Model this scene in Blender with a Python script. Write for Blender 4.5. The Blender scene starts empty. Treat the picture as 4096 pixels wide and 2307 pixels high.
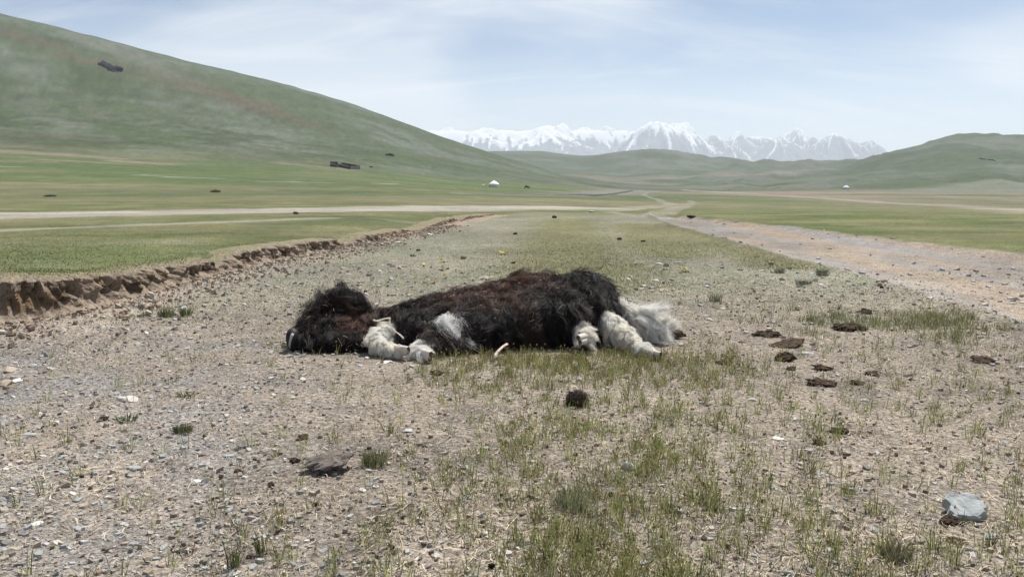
import bpy, bmesh, math, random
import numpy as np
from mathutils import Vector, Matrix, kdtree
from mathutils.bvhtree import BVHTree

SC = bpy.context.scene
COL = SC.collection
R = math.radians
random.seed(7)
RNG = np.random.default_rng(11)

# ------------------------------------------------------------------ camera
CAM_H = 1.15
PITCH = R(7.7)
FPX = 3215.0                       # focal length in pixels of the 4096 px wide photograph
cam_d = bpy.data.cameras.new("camera")
cam_d.sensor_width = 36.0
cam_d.sensor_fit = 'HORIZONTAL'
cam_d.lens = FPX / 4096.0 * 36.0
cam_d.clip_start = 0.05
cam_d.clip_end = 60000.0
cam = bpy.data.objects.new("camera", cam_d)
COL.objects.link(cam)
cam.location = (0, 0, CAM_H)
cam.rotation_euler = (R(90) - PITCH, 0, 0)
SC.camera = cam

# ------------------------------------------------------------------ sky, sun, exposure
SUN_EL, SUN_AZ = R(60), R(34)      # azimuth from +Y (view direction), negative = left
world = bpy.data.worlds.new("World")
SC.world = world
world.use_nodes = True
wn, wl = world.node_tree.nodes, world.node_tree.links
wn.clear()
w_out = wn.new("ShaderNodeOutputWorld")
w_bg = wn.new("ShaderNodeBackground")
w_sky = wn.new("ShaderNodeTexSky")
w_sky.sky_type = 'NISHITA'
w_sky.sun_disc = False
w_sky.sun_elevation = SUN_EL
w_sky.sun_rotation = SUN_AZ
w_sky.altitude = 2400
w_sky.air_density = 1.0
w_sky.dust_density = 0.3
w_sky.ozone_density = 1.0
w_bg.inputs["Strength"].default_value = 0.068
w_tc = wn.new("ShaderNodeTexCoord")
w_sep = wn.new("ShaderNodeSeparateXYZ")
wl.new(w_tc.outputs["Generated"], w_sep.inputs[0])
w_z = wn.new("ShaderNodeMath"); w_z.operation = 'MAXIMUM'; w_z.inputs[1].default_value = 0.0
wl.new(w_sep.outputs["Z"], w_z.inputs[0])
w_za = wn.new("ShaderNodeMath"); w_za.operation = 'ADD'; w_za.inputs[1].default_value = 0.38
wl.new(w_z.outputs[0], w_za.inputs[0])
w_dx = wn.new("ShaderNodeMath"); w_dx.operation = 'DIVIDE'
w_dy = wn.new("ShaderNodeMath"); w_dy.operation = 'DIVIDE'
wl.new(w_sep.outputs["X"], w_dx.inputs[0]); wl.new(w_za.outputs[0], w_dx.inputs[1])
wl.new(w_sep.outputs["Y"], w_dy.inputs[0]); wl.new(w_za.outputs[0], w_dy.inputs[1])
w_cmb = wn.new("ShaderNodeCombineXYZ")
wl.new(w_dx.outputs[0], w_cmb.inputs[0]); wl.new(w_dy.outputs[0], w_cmb.inputs[1])
w_map = wn.new("ShaderNodeMapping")                       # broad cloud field
w_map.inputs["Rotation"].default_value = (0, 0, R(-14))
w_map.inputs["Scale"].default_value = (0.62, 1.0, 1.0)
w_map.inputs["Location"].default_value = (0.3, 9.1, 0.0)
wl.new(w_cmb.outputs[0], w_map.inputs[0])
w_map2 = wn.new("ShaderNodeMapping")                      # fine wisps, drawn out by the wind
w_map2.inputs["Rotation"].default_value = (0, 0, R(-24))
w_map2.inputs["Scale"].default_value = (0.45, 1.7, 1.0)
w_map2.inputs["Location"].default_value = (9.1, 0.3, 0.0)
wl.new(w_cmb.outputs[0], w_map2.inputs[0])


def w_noise(scale, detail, rough, dist, mp=None):
    n = wn.new("ShaderNodeTexNoise")
    n.inputs["Scale"].default_value = scale
    n.inputs["Detail"].default_value = detail
    n.inputs["Roughness"].default_value = rough
    n.inputs["Distortion"].default_value = dist
    wl.new((mp or w_map).outputs[0], n.inputs["Vector"])
    return n


def w_range(v, a, b, c=0.0, d=1.0):
    n = wn.new("ShaderNodeMapRange"); n.interpolation_type = 'SMOOTHSTEP'
    for k, x in (("From Min", a), ("From Max", b), ("To Min", c), ("To Max", d)): n.inputs[k].default_value = x
    wl.new(v, n.inputs["Value"])
    return n.outputs[0]


def w_math(op, a, b):
    n = wn.new("ShaderNodeMath"); n.operation = op
    for i, v in enumerate((a, b)):
        if isinstance(v, (int, float)): n.inputs[i].default_value = v
        else: wl.new(v, n.inputs[i])
    return n.outputs[0]


w_n1 = w_noise(1.25, 4, 0.5, 0.3)
w_n2 = w_noise(2.6, 8, 0.62, 0.9, w_map2)
w_c1 = w_range(w_n1.outputs["Fac"], 0.45, 0.59)
w_c2 = w_range(w_n2.outputs["Fac"], 0.40, 0.66)
w_cl = w_math('ADD', w_math('MULTIPLY', w_c1, 0.56), w_math('MULTIPLY', w_c2, 0.40))
w_veil = wn.new("ShaderNodeMath"); w_veil.operation = 'MULTIPLY_ADD'; w_veil.use_clamp = True
w_veil.inputs[1].default_value = 0.84; w_veil.inputs[2].default_value = 0.0
w_low = w_range(w_z.outputs[0], 0.0, 0.18, 0.62, 0.0)       # the same veil seen edge-on towards the horizon
w_cl = w_math('ADD', w_cl, w_low)
wl.new(w_cl, w_veil.inputs[0])
w_mix = wn.new("ShaderNodeMix"); w_mix.data_type = 'RGBA'
w_mix.inputs["B"].default_value = (9.3, 9.7, 10.1, 1)
wl.new(w_veil.outputs[0], w_mix.inputs["Factor"])
wl.new(w_sky.outputs[0], w_mix.inputs["A"])
wl.new(w_mix.outputs["Result"], w_bg.inputs["Color"])
wl.new(w_bg.outputs[0], w_out.inputs["Surface"])

sun_d = bpy.data.lights.new("sun", 'SUN')
sun_d.energy = 5.0
sun_d.angle = R(0.5)
sun_d.color = (1.0, 0.95, 0.88)
sun = bpy.data.objects.new("sun", sun_d)
COL.objects.link(sun)
sd = Vector((math.sin(SUN_AZ) * math.cos(SUN_EL), math.cos(SUN_AZ) * math.cos(SUN_EL), math.sin(SUN_EL)))
sun.rotation_euler = (-sd).to_track_quat('-Z', 'Y').to_euler()
sun.location = sd * 50

SC.view_settings.view_transform = 'Standard'
SC.view_settings.look = 'None'
SC.view_settings.exposure = 0.6
SC.view_settings.gamma = 1.0
SC.view_settings.use_curve_mapping = False
SC.render.engine = 'CYCLES'
SC.cycles.use_denoising = True
SC.cycles.max_bounces = 6
SC.cycles.diffuse_bounces = 3
SC.cycles.transparent_max_bounces = 8
SC.cycles.volume_bounces = 0

# ------------------------------------------------------------------ helpers
CP, SP = math.cos(PITCH), math.sin(PITCH)


def pix_us(x, y):
    """photo pixel -> (X/Y, (Z-CAM_H)/Y) of the line of sight"""
    a = (np.asarray(x, float) - 2048.0) / FPX
    b = (1153.5 - np.asarray(y, float)) / FPX
    d = CP + b * SP
    return a / d, (b * CP - SP) / d


def gp(x, y, z=0.0):
    """point where the line of sight through a photo pixel meets the level z"""
    u, s = pix_us(x, y)
    Y = (z - CAM_H) / s
    return float(u * Y), float(Y)


def wp(x, y, Y):
    u, s = pix_us(x, y)
    return Vector((float(u * Y), float(Y), float(CAM_H + s * Y)))


_PERM = np.random.default_rng(3).permutation(256).astype(np.int32)
_GA = np.random.default_rng(4).random(256) * 2 * np.pi
_GCX, _GCY = np.cos(_GA).astype(np.float32), np.sin(_GA).astype(np.float32)


def noise2(x, y, seed=0):
    x = np.asarray(x, np.float64); y = np.asarray(y, np.float64)
    xf = np.floor(x); yf = np.floor(y)
    fx = (x - xf).astype(np.float32); fy = (y - yf).astype(np.float32)
    xi = xf.astype(np.int32) + seed * 37; yi = yf.astype(np.int32) + seed * 101
    ux = fx * fx * fx * (fx * (fx * 6 - 15) + 10); uy = fy * fy * fy * (fy * (fy * 6 - 15) + 10)
    p0 = _PERM[xi & 255]; p1 = _PERM[(xi + 1) & 255]

    def g(p, dx, dy):
        h = _PERM[(p + yi + dy) & 255]
        return _GCX[h] * (fx - dx) + _GCY[h] * (fy - dy)
    n0 = g(p0, 0, 0); n0 += ux * (g(p1, 1, 0) - n0)
    n1 = g(p0, 0, 1); n1 += ux * (g(p1, 1, 1) - n1)
    n0 += uy * (n1 - n0)
    return n0 * np.float32(1.41)


def fbm(x, y, octaves=4, seed=0, gain=0.5, lac=2.03):
    s = 0.0; a = 1.0; t = 0.0
    for o in range(octaves):
        s = s + a * noise2(x, y, seed + o * 17)
        t += a; a *= gain
        x = x * lac + 3.1; y = y * lac - 1.7
    return s / t


def sstep(a, b, x):
    t = np.clip((np.asarray(x, float) - a) / (b - a), 0, 1)
    return t * t * (3 - 2 * t)


def pchip(xk, yk, x):
    """monotone cubic; yk (K, ...) on xk (K,), sampled at x (M,)"""
    xk = np.asarray(xk, float); yk = np.asarray(yk, float)
    h = np.diff(xk); sh = (-1,) + (1,) * (yk.ndim - 1)
    d = np.diff(yk, axis=0) / h.reshape(sh)
    m = np.zeros_like(yk)
    prod = d[:-1] * d[1:]
    w1 = (2 * h[1:] + h[:-1]).reshape(sh); w2 = (h[1:] + 2 * h[:-1]).reshape(sh)
    with np.errstate(divide='ignore', invalid='ignore'):
        mm = (w1 + w2) / (w1 / d[:-1] + w2 / d[1:])
    m[1:-1] = np.where(prod > 0, mm, 0)
    m[0] = d[0]; m[-1] = d[-1]
    i = np.clip(np.searchsorted(xk, x) - 1, 0, len(xk) - 2)
    t = ((x - xk[i]) / h[i]).reshape(sh); hh = h[i].reshape(sh)
    t = np.clip(t, 0, 1)
    return ((2 * t**3 - 3 * t**2 + 1) * yk[i] + (t**3 - 2 * t**2 + t) * hh * m[i]
            + (-2 * t**3 + 3 * t**2) * yk[i + 1] + (t**3 - t**2) * hh * m[i + 1])


def seg_dist(X, Y, pts):
    """distance to a polyline, signed side (+ = left of its direction) and arc position"""
    best = np.full(np.shape(X), 1e9); side = np.zeros(np.shape(X)); arc = np.zeros(np.shape(X)); s0 = 0.0
    for (ax, ay), (bx, by) in zip(pts[:-1], pts[1:]):
        dx, dy = bx - ax, by - ay; L2 = dx * dx + dy * dy; L = math.sqrt(L2)
        t = np.clip(((X - ax) * dx + (Y - ay) * dy) / L2, 0, 1)
        qx = X - (ax + t * dx); qy = Y - (ay + t * dy)
        d = np.hypot(qx, qy); c = dx * qy - dy * qx
        m = d < best
        best = np.where(m, d, best); side = np.where(m, np.sign(c), side); arc = np.where(m, s0 + t * L, arc)
        s0 += L
    return best, side, arc


def tag(o, label=None, cat=None, group=None, kind=None):
    if label: o["label"] = label
    if cat: o["category"] = cat
    if group: o["group"] = group
    if kind: o["kind"] = kind
    return o


def link(name, data, parent=None, loc=None):
    o = bpy.data.objects.new(name, data)
    COL.objects.link(o)
    if parent: o.parent = parent
    if loc is not None: o.location = loc
    return o


def np_mesh(name, V, F, mat=None, smooth=True, col=None, normals=None, soft=None):
    """V (n,3), F (m,3) or (m,4)"""
    V = np.ascontiguousarray(V, np.float32); F = np.ascontiguousarray(F, np.int32)
    me = bpy.data.meshes.new(name)
    me.vertices.add(len(V)); me.vertices.foreach_set("co", V.ravel())
    k = F.shape[1]
    me.loops.add(F.size); me.loops.foreach_set("vertex_index", F.ravel())
    me.polygons.add(len(F))
    me.polygons.foreach_set("loop_start", np.arange(0, F.size, k, dtype=np.int32))
    try:
        me.polygons.foreach_set("loop_total", np.full(len(F), k, np.int32))
    except Exception:
        pass
    me.polygons.foreach_set("use_smooth", np.full(len(F), smooth))
    me.update(calc_edges=True)
    if col is not None:
        at = me.color_attributes.new("Col", 'FLOAT_COLOR', 'POINT')
        c = np.ones((len(V), 4), np.float32); c[:, :3] = col
        at.data.foreach_set("color", c.ravel())
    if soft is not None:                       # blade normals leaning towards the sky, as a tuft is lit as a whole
        k3 = F.reshape(-1, 3); fnm = np.cross(V[k3[:, 1]] - V[k3[:, 0]], V[k3[:, 2]] - V[k3[:, 0]])
        fnm /= np.maximum(np.linalg.norm(fnm, axis=1, keepdims=True), 1e-12)
        fnm *= np.where(fnm[:, 1:2] > 0, -1, 1)
        vn = np.zeros_like(V); vn[k3.ravel()] = np.repeat(fnm, 3, 0)
        vn = vn * (1 - soft) + np.array([0, 0, soft], np.float32)
        vn /= np.linalg.norm(vn, axis=1, keepdims=True)
        normals = vn.tolist()
    if normals is not None:
        me.normals_split_custom_set_from_vertices(normals if isinstance(normals, list) else normals.tolist())
    if mat: me.materials.append(mat)
    return me


class NT:
    """tiny node-tree helper"""
    def __init__(self, name):
        self.m = bpy.data.materials.new(name); self.m.use_nodes = True
        self.t = self.m.node_tree; self.n = self.t.nodes; self.l = self.t.links
        self.b = self.n["Principled BSDF"]; self.out = self.n["Material Output"]

    def new(self, typ, **kw):
        n = self.n.new(typ)
        for k, v in kw.items():
            if k in n.inputs: n.inputs[k].default_value = v
            else: setattr(n, k, v)
        return n

    def lk(self, a, b): self.l.new(a, b)

    def mix(self, f, a, b, blend='MIX'):
        n = self.n.new("ShaderNodeMix"); n.data_type = 'RGBA'; n.blend_type = blend
        for k, v in (("Factor", f), ("A", a), ("B", b)):
            if isinstance(v, (int, float)): n.inputs[k].default_value = v
            elif isinstance(v, tuple): n.inputs[k].default_value = (*v, 1) if len(v) == 3 else v
            else: self.l.new(v, n.inputs[k])
        return n.outputs["Result"]

    def noise(self, scale, detail=3, rough=0.55, vec=None, dist=0.0):
        n = self.new("ShaderNodeTexNoise", Scale=scale, Detail=detail, Roughness=rough, Distortion=dist)
        if vec is not None: self.l.new(vec, n.inputs["Vector"])
        return n

    def rng(self, v, a, b, c=0.0, d=1.0):
        n = self.new("ShaderNodeMapRange")
        n.inputs["From Min"].default_value = a; n.inputs["From Max"].default_value = b
        n.inputs["To Min"].default_value = c; n.inputs["To Max"].default_value = d
        self.l.new(v, n.inputs["Value"])
        return n.outputs[0]

    def math(self, op, a, b=0.0):
        n = self.new("ShaderNodeMath", operation=op)
        for i, v in enumerate((a, b)):
            if isinstance(v, (int, float)): n.inputs[i].default_value = v
            else: self.l.new(v, n.inputs[i])
        return n.outputs[0]


# ------------------------------------------------------------------ terrain
# toe of the eroded bank, from the left foreground to where it fades out
TOE_PX = [(-900, 1500), (-400, 1390), (0, 1318), (230, 1300), (400, 1250), (560, 1205), (720, 1150), (900, 1108),
          (1080, 1064), (1250, 1030), (1400, 992), (1560, 958), (1700, 925), (1830, 893), (1930, 872), (2000, 860)]
TOE = [gp(x, y) for x, y in TOE_PX]
TOE_ARC = np.concatenate([[0], np.cumsum([math.hypot(b[0] - a[0], b[1] - a[1]) for a, b in zip(TOE[:-1], TOE[1:])])])
TOE_H = [0.42, 0.42, 0.41, 0.39, 0.345, 0.29, 0.25, 0.225, 0.22, 0.20, 0.17, 0.12, 0.13, 0.14, 0.08, 0.04]


def bank_shift(arc):
    return (fbm(arc * 1.0, arc * 0, 4, 303, 0.6) * 0.30 + 0.02) * bank_h(arc) / 0.28


def bank_h(arc):
    return np.interp(arc, TOE_ARC, TOE_H)


# near edge / far edge of the right-hand dirt road
ROAD_N = [gp(x, y) for x, y in [(5600, 1900), (4700, 1500), (4096, 1293), (3761, 1194), (3413, 1092), (3152, 1028), (2896, 956), (2704, 905), (2630, 872), (2600, 858)]]
ROAD_F = [gp(x, y) for x, y in [(6600, 1290), (5300, 1130), (4500, 1052), (4096, 1014), (3801, 983), (3429, 939), (3181, 908), (2872, 877), (2740, 864), (2680, 857)]]


def road_q(X, Y):
    """0 on the crown of the road, 1 at its edges; side +1 = this side; metres in from this side; arc"""
    d1, s1, a1 = seg_dist(X, Y, ROAD_N); d2, s2, _ = seg_dist(X, Y, ROAD_F)
    dn = -s1 * d1; df = s2 * d2
    half = np.clip((dn + df) / 2, 0.35, 2.6)
    return 1 - np.minimum(dn, df) / half, np.where(dn < df, 1.0, -1.0), dn, a1


RUNNEL = [gp(325, 1432), gp(395, 1392), gp(450, 1352)]


def z_near(X, Y):
    d, side, arc = seg_dist(X, Y, TOE)
    sd_ = d * side                                   # + on the meadow side
    H = bank_h(arc)
    fade = sstep(9.0, 24.0, Y)
    w = 0.14 + 3.0 * fade**2
    wob = 0.03 * noise2(X * 3.1, Y * 3.1, 5) + bank_shift(arc)
    up = sstep(0.22 + wob, 0.22 + w + wob, sd_)
    z = H * up
    z = z + 0.06 * sstep(0.5, 2.8, sd_) * (1 - 0.6 * fade)           # meadow climbs gently behind the lip
    # talus and scoured hollow below the bank
    z = z + 0.05 * np.exp(-((sd_ + 0.10) / 0.22)**2) * (1 - fade)
    z = z - 0.03 * np.exp(-((X + 3.9) / 0.75)**2 - ((Y - 4.7) / 0.8)**2)
    dg_, _, _ = seg_dist(X, Y, RUNNEL)
    rn = dg_ + 0.03 * noise2(X * 6, Y * 6, 63)
    z = z - 0.055 * np.exp(-(rn / 0.045)**2) + 0.03 * np.exp(-((rn - 0.12) / 0.06)**2)
    # broad relief
    z = z + 0.020 * fbm(X * 0.55, Y * 0.55, 3, 21) + 0.010 * fbm(X * 2.3, Y * 2.3, 3, 31)
    if np.min(Y) > 16.5 or not np.any((Y > 0) & (Y < 16)): near = 0.0
    else: near = 1 - sstep(7, 16, Y)
    z = z + near * 0.0065 * fbm(X * 9, Y * 9, 3, 41)
    lump = np.clip(fbm(X * 21, Y * 21, 2, 51), 0, 1)
    z = z + near * 0.020 * lump * lump
    # sunken wheel road
    q, _, dn_, _ = road_q(X, Y)
    z = z - 0.07 * (1 - sstep(0.80, 1.08, q + 0.08 * noise2(X * 1.5, Y * 1.5, 61)))
    z = z - 0.03 * np.exp(-((q - 0.50) / 0.16)**2)
    z = z + 0.05 * np.exp(-((dn_ + 0.12) / 0.10)**2)
    # keep the ground level under the carcass
    k = np.exp(-(((X - 0.0) / 1.9)**4 + ((Y - 5.5) / 0.75)**4))
    return z * (1 - 0.75 * k)


YN = 26.0
TAB_X = [-1700, -700, 0, 700, 1400, 1800, 2100, 2300, 2450, 2600, 3000, 3300, 3600, 3850, 4096, 4700, 5800]
TAB = {
    -1700: [(45, 785), (90, 725), (160, 665), (250, 590), (430, 400), (950, -330), (1350, -200), (2200, 300), (2800, 500), (3600, 705)],
    -700: [(45, 790), (90, 733), (160, 678), (260, 605), (450, 430), (980, -150), (1400, -20), (2200, 420), (2800, 540), (3600, 705)],
    0:    [(45, 797), (90, 742), (160, 690), (270, 622), (480, 450), (1000, 36), (1400, 190), (2200, 500), (2800, 560), (3600, 705)],
    700:  [(45, 800), (90, 755), (160, 705), (290, 652), (520, 490), (1050, 222), (1450, 350), (2200, 560), (2800, 600), (3600, 705)],
    1400: [(45, 805), (90, 768), (170, 728), (340, 684), (600, 570), (1100, 410), (1500, 500), (2200, 610), (2800, 604), (3600, 705)],
    1800: [(48, 808), (95, 778), (190, 750), (400, 718), (650, 645), (1150, 556), (1500, 610), (2200, 630), (2700, 604), (3600, 705)],
    2100: [(50, 812), (100, 786), (210, 762), (450, 736), (700, 700), (1100, 652), (1500, 680), (2200, 655), (2700, 603), (3600, 705)],
    2300: [(53, 814), (105, 791), (220, 770), (470, 748), (720, 731), (1050, 713), (1500, 700), (2200, 672), (2650, 621), (3600, 705)],
    2450: [(56, 816), (112, 795), (240, 776), (490, 758), (760, 748), (1050, 735), (1450, 712), (2100, 675), (2600, 609), (3600, 705)],
    2600: [(60, 819), (120, 799), (260, 780), (500, 765), (800, 752), (1100, 737), (1500, 708), (2100, 662), (2600, 596), (3600, 705)],
    3000: [(55, 826), (110, 807), (250, 789), (500, 770), (800, 750), (1100, 727), (1500, 702), (2100, 672), (2600, 637), (3600, 705)],
    3300: [(50, 831), (100, 814), (240, 796), (500, 768), (800, 744), (1050, 717), (1400, 692), (2000, 662), (2500, 637), (3600, 705)],
    3600: [(48, 834), (95, 820), (220, 804), (450, 773), (700, 737), (900, 692), (1200, 637), (1500, 592), (2000, 640), (3600, 705)],
    3850: [(46, 838), (90, 824), (200, 810), (420, 778), (650, 727), (850, 672), (1150, 592), (1450, 534), (2000, 600), (3600, 705)],
    4096: [(45, 842), (90, 830), (190, 817), (400, 782), (620, 722), (850, 662), (1150, 592), (1450, 534), (2000, 600), (3600, 705)],
    4700: [(45, 845), (90, 834), (190, 820), (390, 786), (600, 722), (850, 650), (1150, 575), (1450, 515), (2000, 600), (3600, 705)],
    5800: [(45, 848), (90, 838), (190, 822), (390, 788), (600, 715), (850, 640), (1150, 560), (1450, 500), (2000, 600), (3600, 705)],
}
TU = np.array([(x - 2048) / FPX / 1.009 for x in TAB_X])
TLY = np.array([[math.log(YN)] + [math.log(a) for a, b in TAB[x]] for x in TAB_X])          # (cols, rows)
TS = np.array([[0.0] + [float(pix_us(2048, b)[1]) for a, b in TAB[x]] for x in TAB_X])
NR = TLY.shape[1]


def far_rows(u):
    """u (m,) -> logY (m, NR), slope (m, NR)"""
    u = np.clip(u, TU[0], TU[-1])
    return pchip(TU, TLY, u), pchip(TU, TS, u)


def build_far(V8, tt):
    """V8: fan columns X/(Y+8); tt: row parameter 0..NR-1 -> X, Y, Z arrays (rows, cols)"""
    nT, nC = len(tt), len(V8)
    _zu = np.linspace(-3, 3, 1500); _zz = z_near(_zu * YN, np.full_like(_zu, YN))
    k = np.arange(NR, dtype=float)
    Yg = np.full((nT, nC), 0.0); Zg = np.zeros((nT, nC))
    u = V8 * 1.2
    Ycol = None
    # fixed-point iteration: u depends on Y through the fan apex
    U = np.repeat((V8 * 1.15)[None, :], nT, 0)
    for it in range(4):
        uu = U.ravel()
        ly, s = far_rows(uu)
        ly = ly.reshape(nT, nC, NR); s = s.reshape(nT, nC, NR)
        s[:, :, 0] = (np.interp(U, _zu, _zz) - CAM_H) / YN
        Yg = np.empty((nT, nC)); Sg = np.empty((nT, nC))
        for r in range(nT):
            yk = np.stack([ly[r].T, s[r].T], -1)            # (NR, nC, 2)
            o = pchip(k, yk, np.array([tt[r]]))[0]
            Yg[r] = np.exp(o[:, 0]); Sg[r] = o[:, 1]
        U = V8[None, :] * (Yg + 8.0) / Yg
    X = U * Yg
    Z = CAM_H + Sg * Yg
    return X, Yg, Z, Sg, U


ncol = 760
cu = np.linspace(-1, 1, ncol)
V8 = 0.60 * cu + 0.75 * cu**5                     # dense inside the view, coarser outside
yn = [-7.0, -5.5, -4, -3, -2, -1.2, -0.5, 0.0, 0.4, 0.8, 1.1, 1.3]
y = 1.45
while y < YN - 0.1:
    yn.append(y); y *= 1.0068
yn = np.array(yn + [YN])
tt = np.concatenate([np.linspace(0, 1, 40)[1:], np.linspace(1, 4, 100)[1:], np.linspace(4, NR - 1, 150)[1:]])
tt[-1] = NR - 1
Xn = V8[None, :] * (yn[:, None] + 8.0); Yn = np.repeat(yn[:, None], ncol, 1)
Zn = z_near(Xn, Yn)
Xf, Yf, Zf, Sf, Uf = build_far(V8, tt)
amp = sstep(26, 80, Yf); Tt_ = np.repeat(tt[:, None], ncol, 1)
Zf = Zf + amp * (0.0035 * Yf**0.92 * fbm(Xf / (14 + 0.10 * Yf), Yf / (14 + 0.10 * Yf), 4, 71)
                 + 0.05 * fbm(Xf * 0.12, Yf * 0.12, 3, 73))
# folds and shallow gullies on the slopes
fold = -np.abs(fbm(Uf * 13 + 0.25 * Tt_, Tt_ * 0.55, 3, 75)) + 0.35 * fbm(Xf / 70, Yf / 150, 4, 77)
Zf = Zf + fold * 0.010 * Yf * sstep(4.2, 5.2, Tt_) * (0.22 + 0.78 * sstep(0.08, 0.3, Uf))
GX = np.concatenate([Xn, Xf]); GY = np.concatenate([Yn, Yf]); GZ = np.concatenate([Zn, Zf])
GT = np.concatenate([np.full(Xn.shape, -1.0), np.repeat(tt[:, None], ncol, 1)])
GU = GX / np.maximum(GY, 0.3)
nrow = GX.shape[0]
VG = np.stack([GX, GY, GZ], -1)

# vertex normals of the whole sheet (kept where it is cut into ground, hills and roads)
du = np.gradient(VG, axis=1); dv = np.gradient(VG, axis=0)
NG = np.cross(du, dv); NG /= np.linalg.norm(NG, axis=2, keepdims=True)

idx = np.arange(nrow * ncol).reshape(nrow, ncol)
FQ = np.stack([idx[:-1, :-1], idx[:-1, 1:], idx[1:, 1:], idx[1:, :-1]], -1).reshape(-1, 4)
TERRAIN = BVHTree.FromPolygons(VG.reshape(-1, 3).tolist(), FQ.tolist(), all_triangles=False)


def hit(x, y):
    u, s = pix_us(x, y)
    d = Vector((float(u), 1.0, float(s))).normalized()
    p, n, i, dist = TERRAIN.ray_cast(Vector((0, 0, CAM_H)), d)
    return p


def zat(x, y):
    p, n, i, d = TERRAIN.ray_cast(Vector((x, y, 900)), Vector((0, 0, -1)))
    return p.z if p is not None else 0.0


def hp(pts):
    o = []
    for x, y in pts:
        p = hit(x, y)
        o.append((p.x, p.y))
    return o


# ---- ground cover layout, in world metres
def band(X, Y, pts, w, soft=0.35, seed=0, ns=1.0, na=0.35):
    out = np.zeros(np.shape(X)); P = np.array(pts); m = w * (1 + soft + 1.5 * na)
    sel = (X > P[:, 0].min() - m) & (X < P[:, 0].max() + m) & (Y > P[:, 1].min() - m) & (Y < P[:, 1].max() + m)
    if not sel.any(): return out
    xs, ys = X[sel], Y[sel]
    d, _, _ = seg_dist(xs, ys, pts)
    out[sel] = 1 - sstep(1 - soft, 1 + soft, d / w + na * fbm(xs * ns, ys * ns, 3, seed))
    return out


X, Y, Z, T, U = GX, GY, GZ, GT, GU
dB, sB, aB = seg_dist(X, Y, TOE)
SDB = dB * sB - bank_shift(aB) * (Y < 20)
meadow = sstep(0.02, 0.32, SDB + 0.30 * fbm(X * 2.0, Y * 2.0, 4, 411, 0.6))
QR, sR, dR, aR = road_q(X, Y)
QR = QR + 0.10 * fbm(X * 0.9, Y * 0.9, 3, 83)
road_r = 1 - sstep(0.93, 1.07, QR)
ROAD_L = hp([(-1500, 905), (-600, 880), (0, 862), (500, 853), (1000, 845), (1500, 837), (1900, 832), (2300, 831)])
ROAD_L_W = 1.9
ROAD_L2 = hp([(-900, 965), (0, 922), (350, 908), (700, 895), (1000, 884), (1300, 872)])
dL, _, aL = seg_dist(X, Y, ROAD_L)
QL = dL / (2.3 + 0.02 * Y) + 0.45 * fbm(X * 0.35, Y * 0.9, 4, 85)
road_l = 1 - sstep(0.70, 1.25, QL)
track_l2 = band(X, Y, ROAD_L2, 0.42, 0.5, 86, 0.8, 0.6)
TRACKS = [([(2410, 838), (2480, 834), (2560, 828), (2640, 822)], 0.75),
          ([(2640, 824), (2690, 818), (2650, 808), (2640, 800), (2600, 790), (2572, 780), (2590, 770), (2640, 764)], 0.55),
          ([(2430, 846), (2500, 842), (2560, 836), (2640, 829), (2700, 824)], 0.35),
          ([(2560, 868), (2500, 857), (2440, 848)], 0.28),
          ([(2600, 858), (2650, 846), (2690, 834), (2720, 822), (2780, 812), (2760, 803), (2700, 800)], 0.40),
          ([(2660, 858), (2690, 846), (2730, 832), (2760, 820)], 0.35),
          ([(2620, 766), (2540, 758), (2480, 752)], 1.1), ([(2700, 775), (2620, 766), (2560, 762)], 0.8)]
tracks = np.zeros_like(X)
for i, (pts, w) in enumerate(TRACKS):
    tracks = np.maximum(tracks, band(X, Y, hp(pts), w, 0.35, 90 + i, 0.1, 0.35))
STREAM = hp([(2740, 760), (2950, 772), (3150, 784), (3400, 800), (3700, 817), (3900, 828), (4096, 838), (4600, 856)])
bed = band(X, Y, STREAM, 4.0, 0.6, 97, 0.05, 1.0)
BED2 = hp([(2900, 772), (3200, 785), (3500, 800), (3800, 818), (4000, 828)])
bed2 = band(X, Y, BED2, 26, 0.8, 98, 0.02, 1.0)
gul = band(X, Y, hp([(2060, 779), (2250, 781), (2420, 776), (2520, 766)]), 6.0, 0.7, 99, 0.06, 1.2)
gul2 = band(X, Y, hp([(2380, 776), (2480, 768), (2560, 762)]), 11.0, 0.6, 100, 0.05, 1.2)
pud = np.zeros_like(X)
for k, (a, b, w) in enumerate([((690, 708), (860, 714), 2.0), ((1060, 726), (1300, 731), 1.6), ((1510, 734), (1580, 736), 1.6),
                               ((1820, 772), (1900, 778), 0.8), ((-40, 664), (60, 668), 1.6), ((560, 700), (650, 704), 1.2)]):
    pud = np.maximum(pud, band(X, Y, hp([a, b]), w, 0.4, 110 + k, 0.15, 0.7))
scar = np.zeros_like(X)
for k, (a, b, w) in enumerate([((-200, 596), (420, 632), 9), ((520, 648), (640, 655), 7), ((180, 640), (560, 660), 2.0),
                               ((1150, 655), (1420, 682), 5)]):
    scar = np.maximum(scar, band(X, Y, hp([a, b]), w, 0.6, 120 + k, 0.05, 1.0))


def mixc(a, b, f):
    return a * (1 - f[..., None]) + np.asarray(b) * f[..., None]


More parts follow.
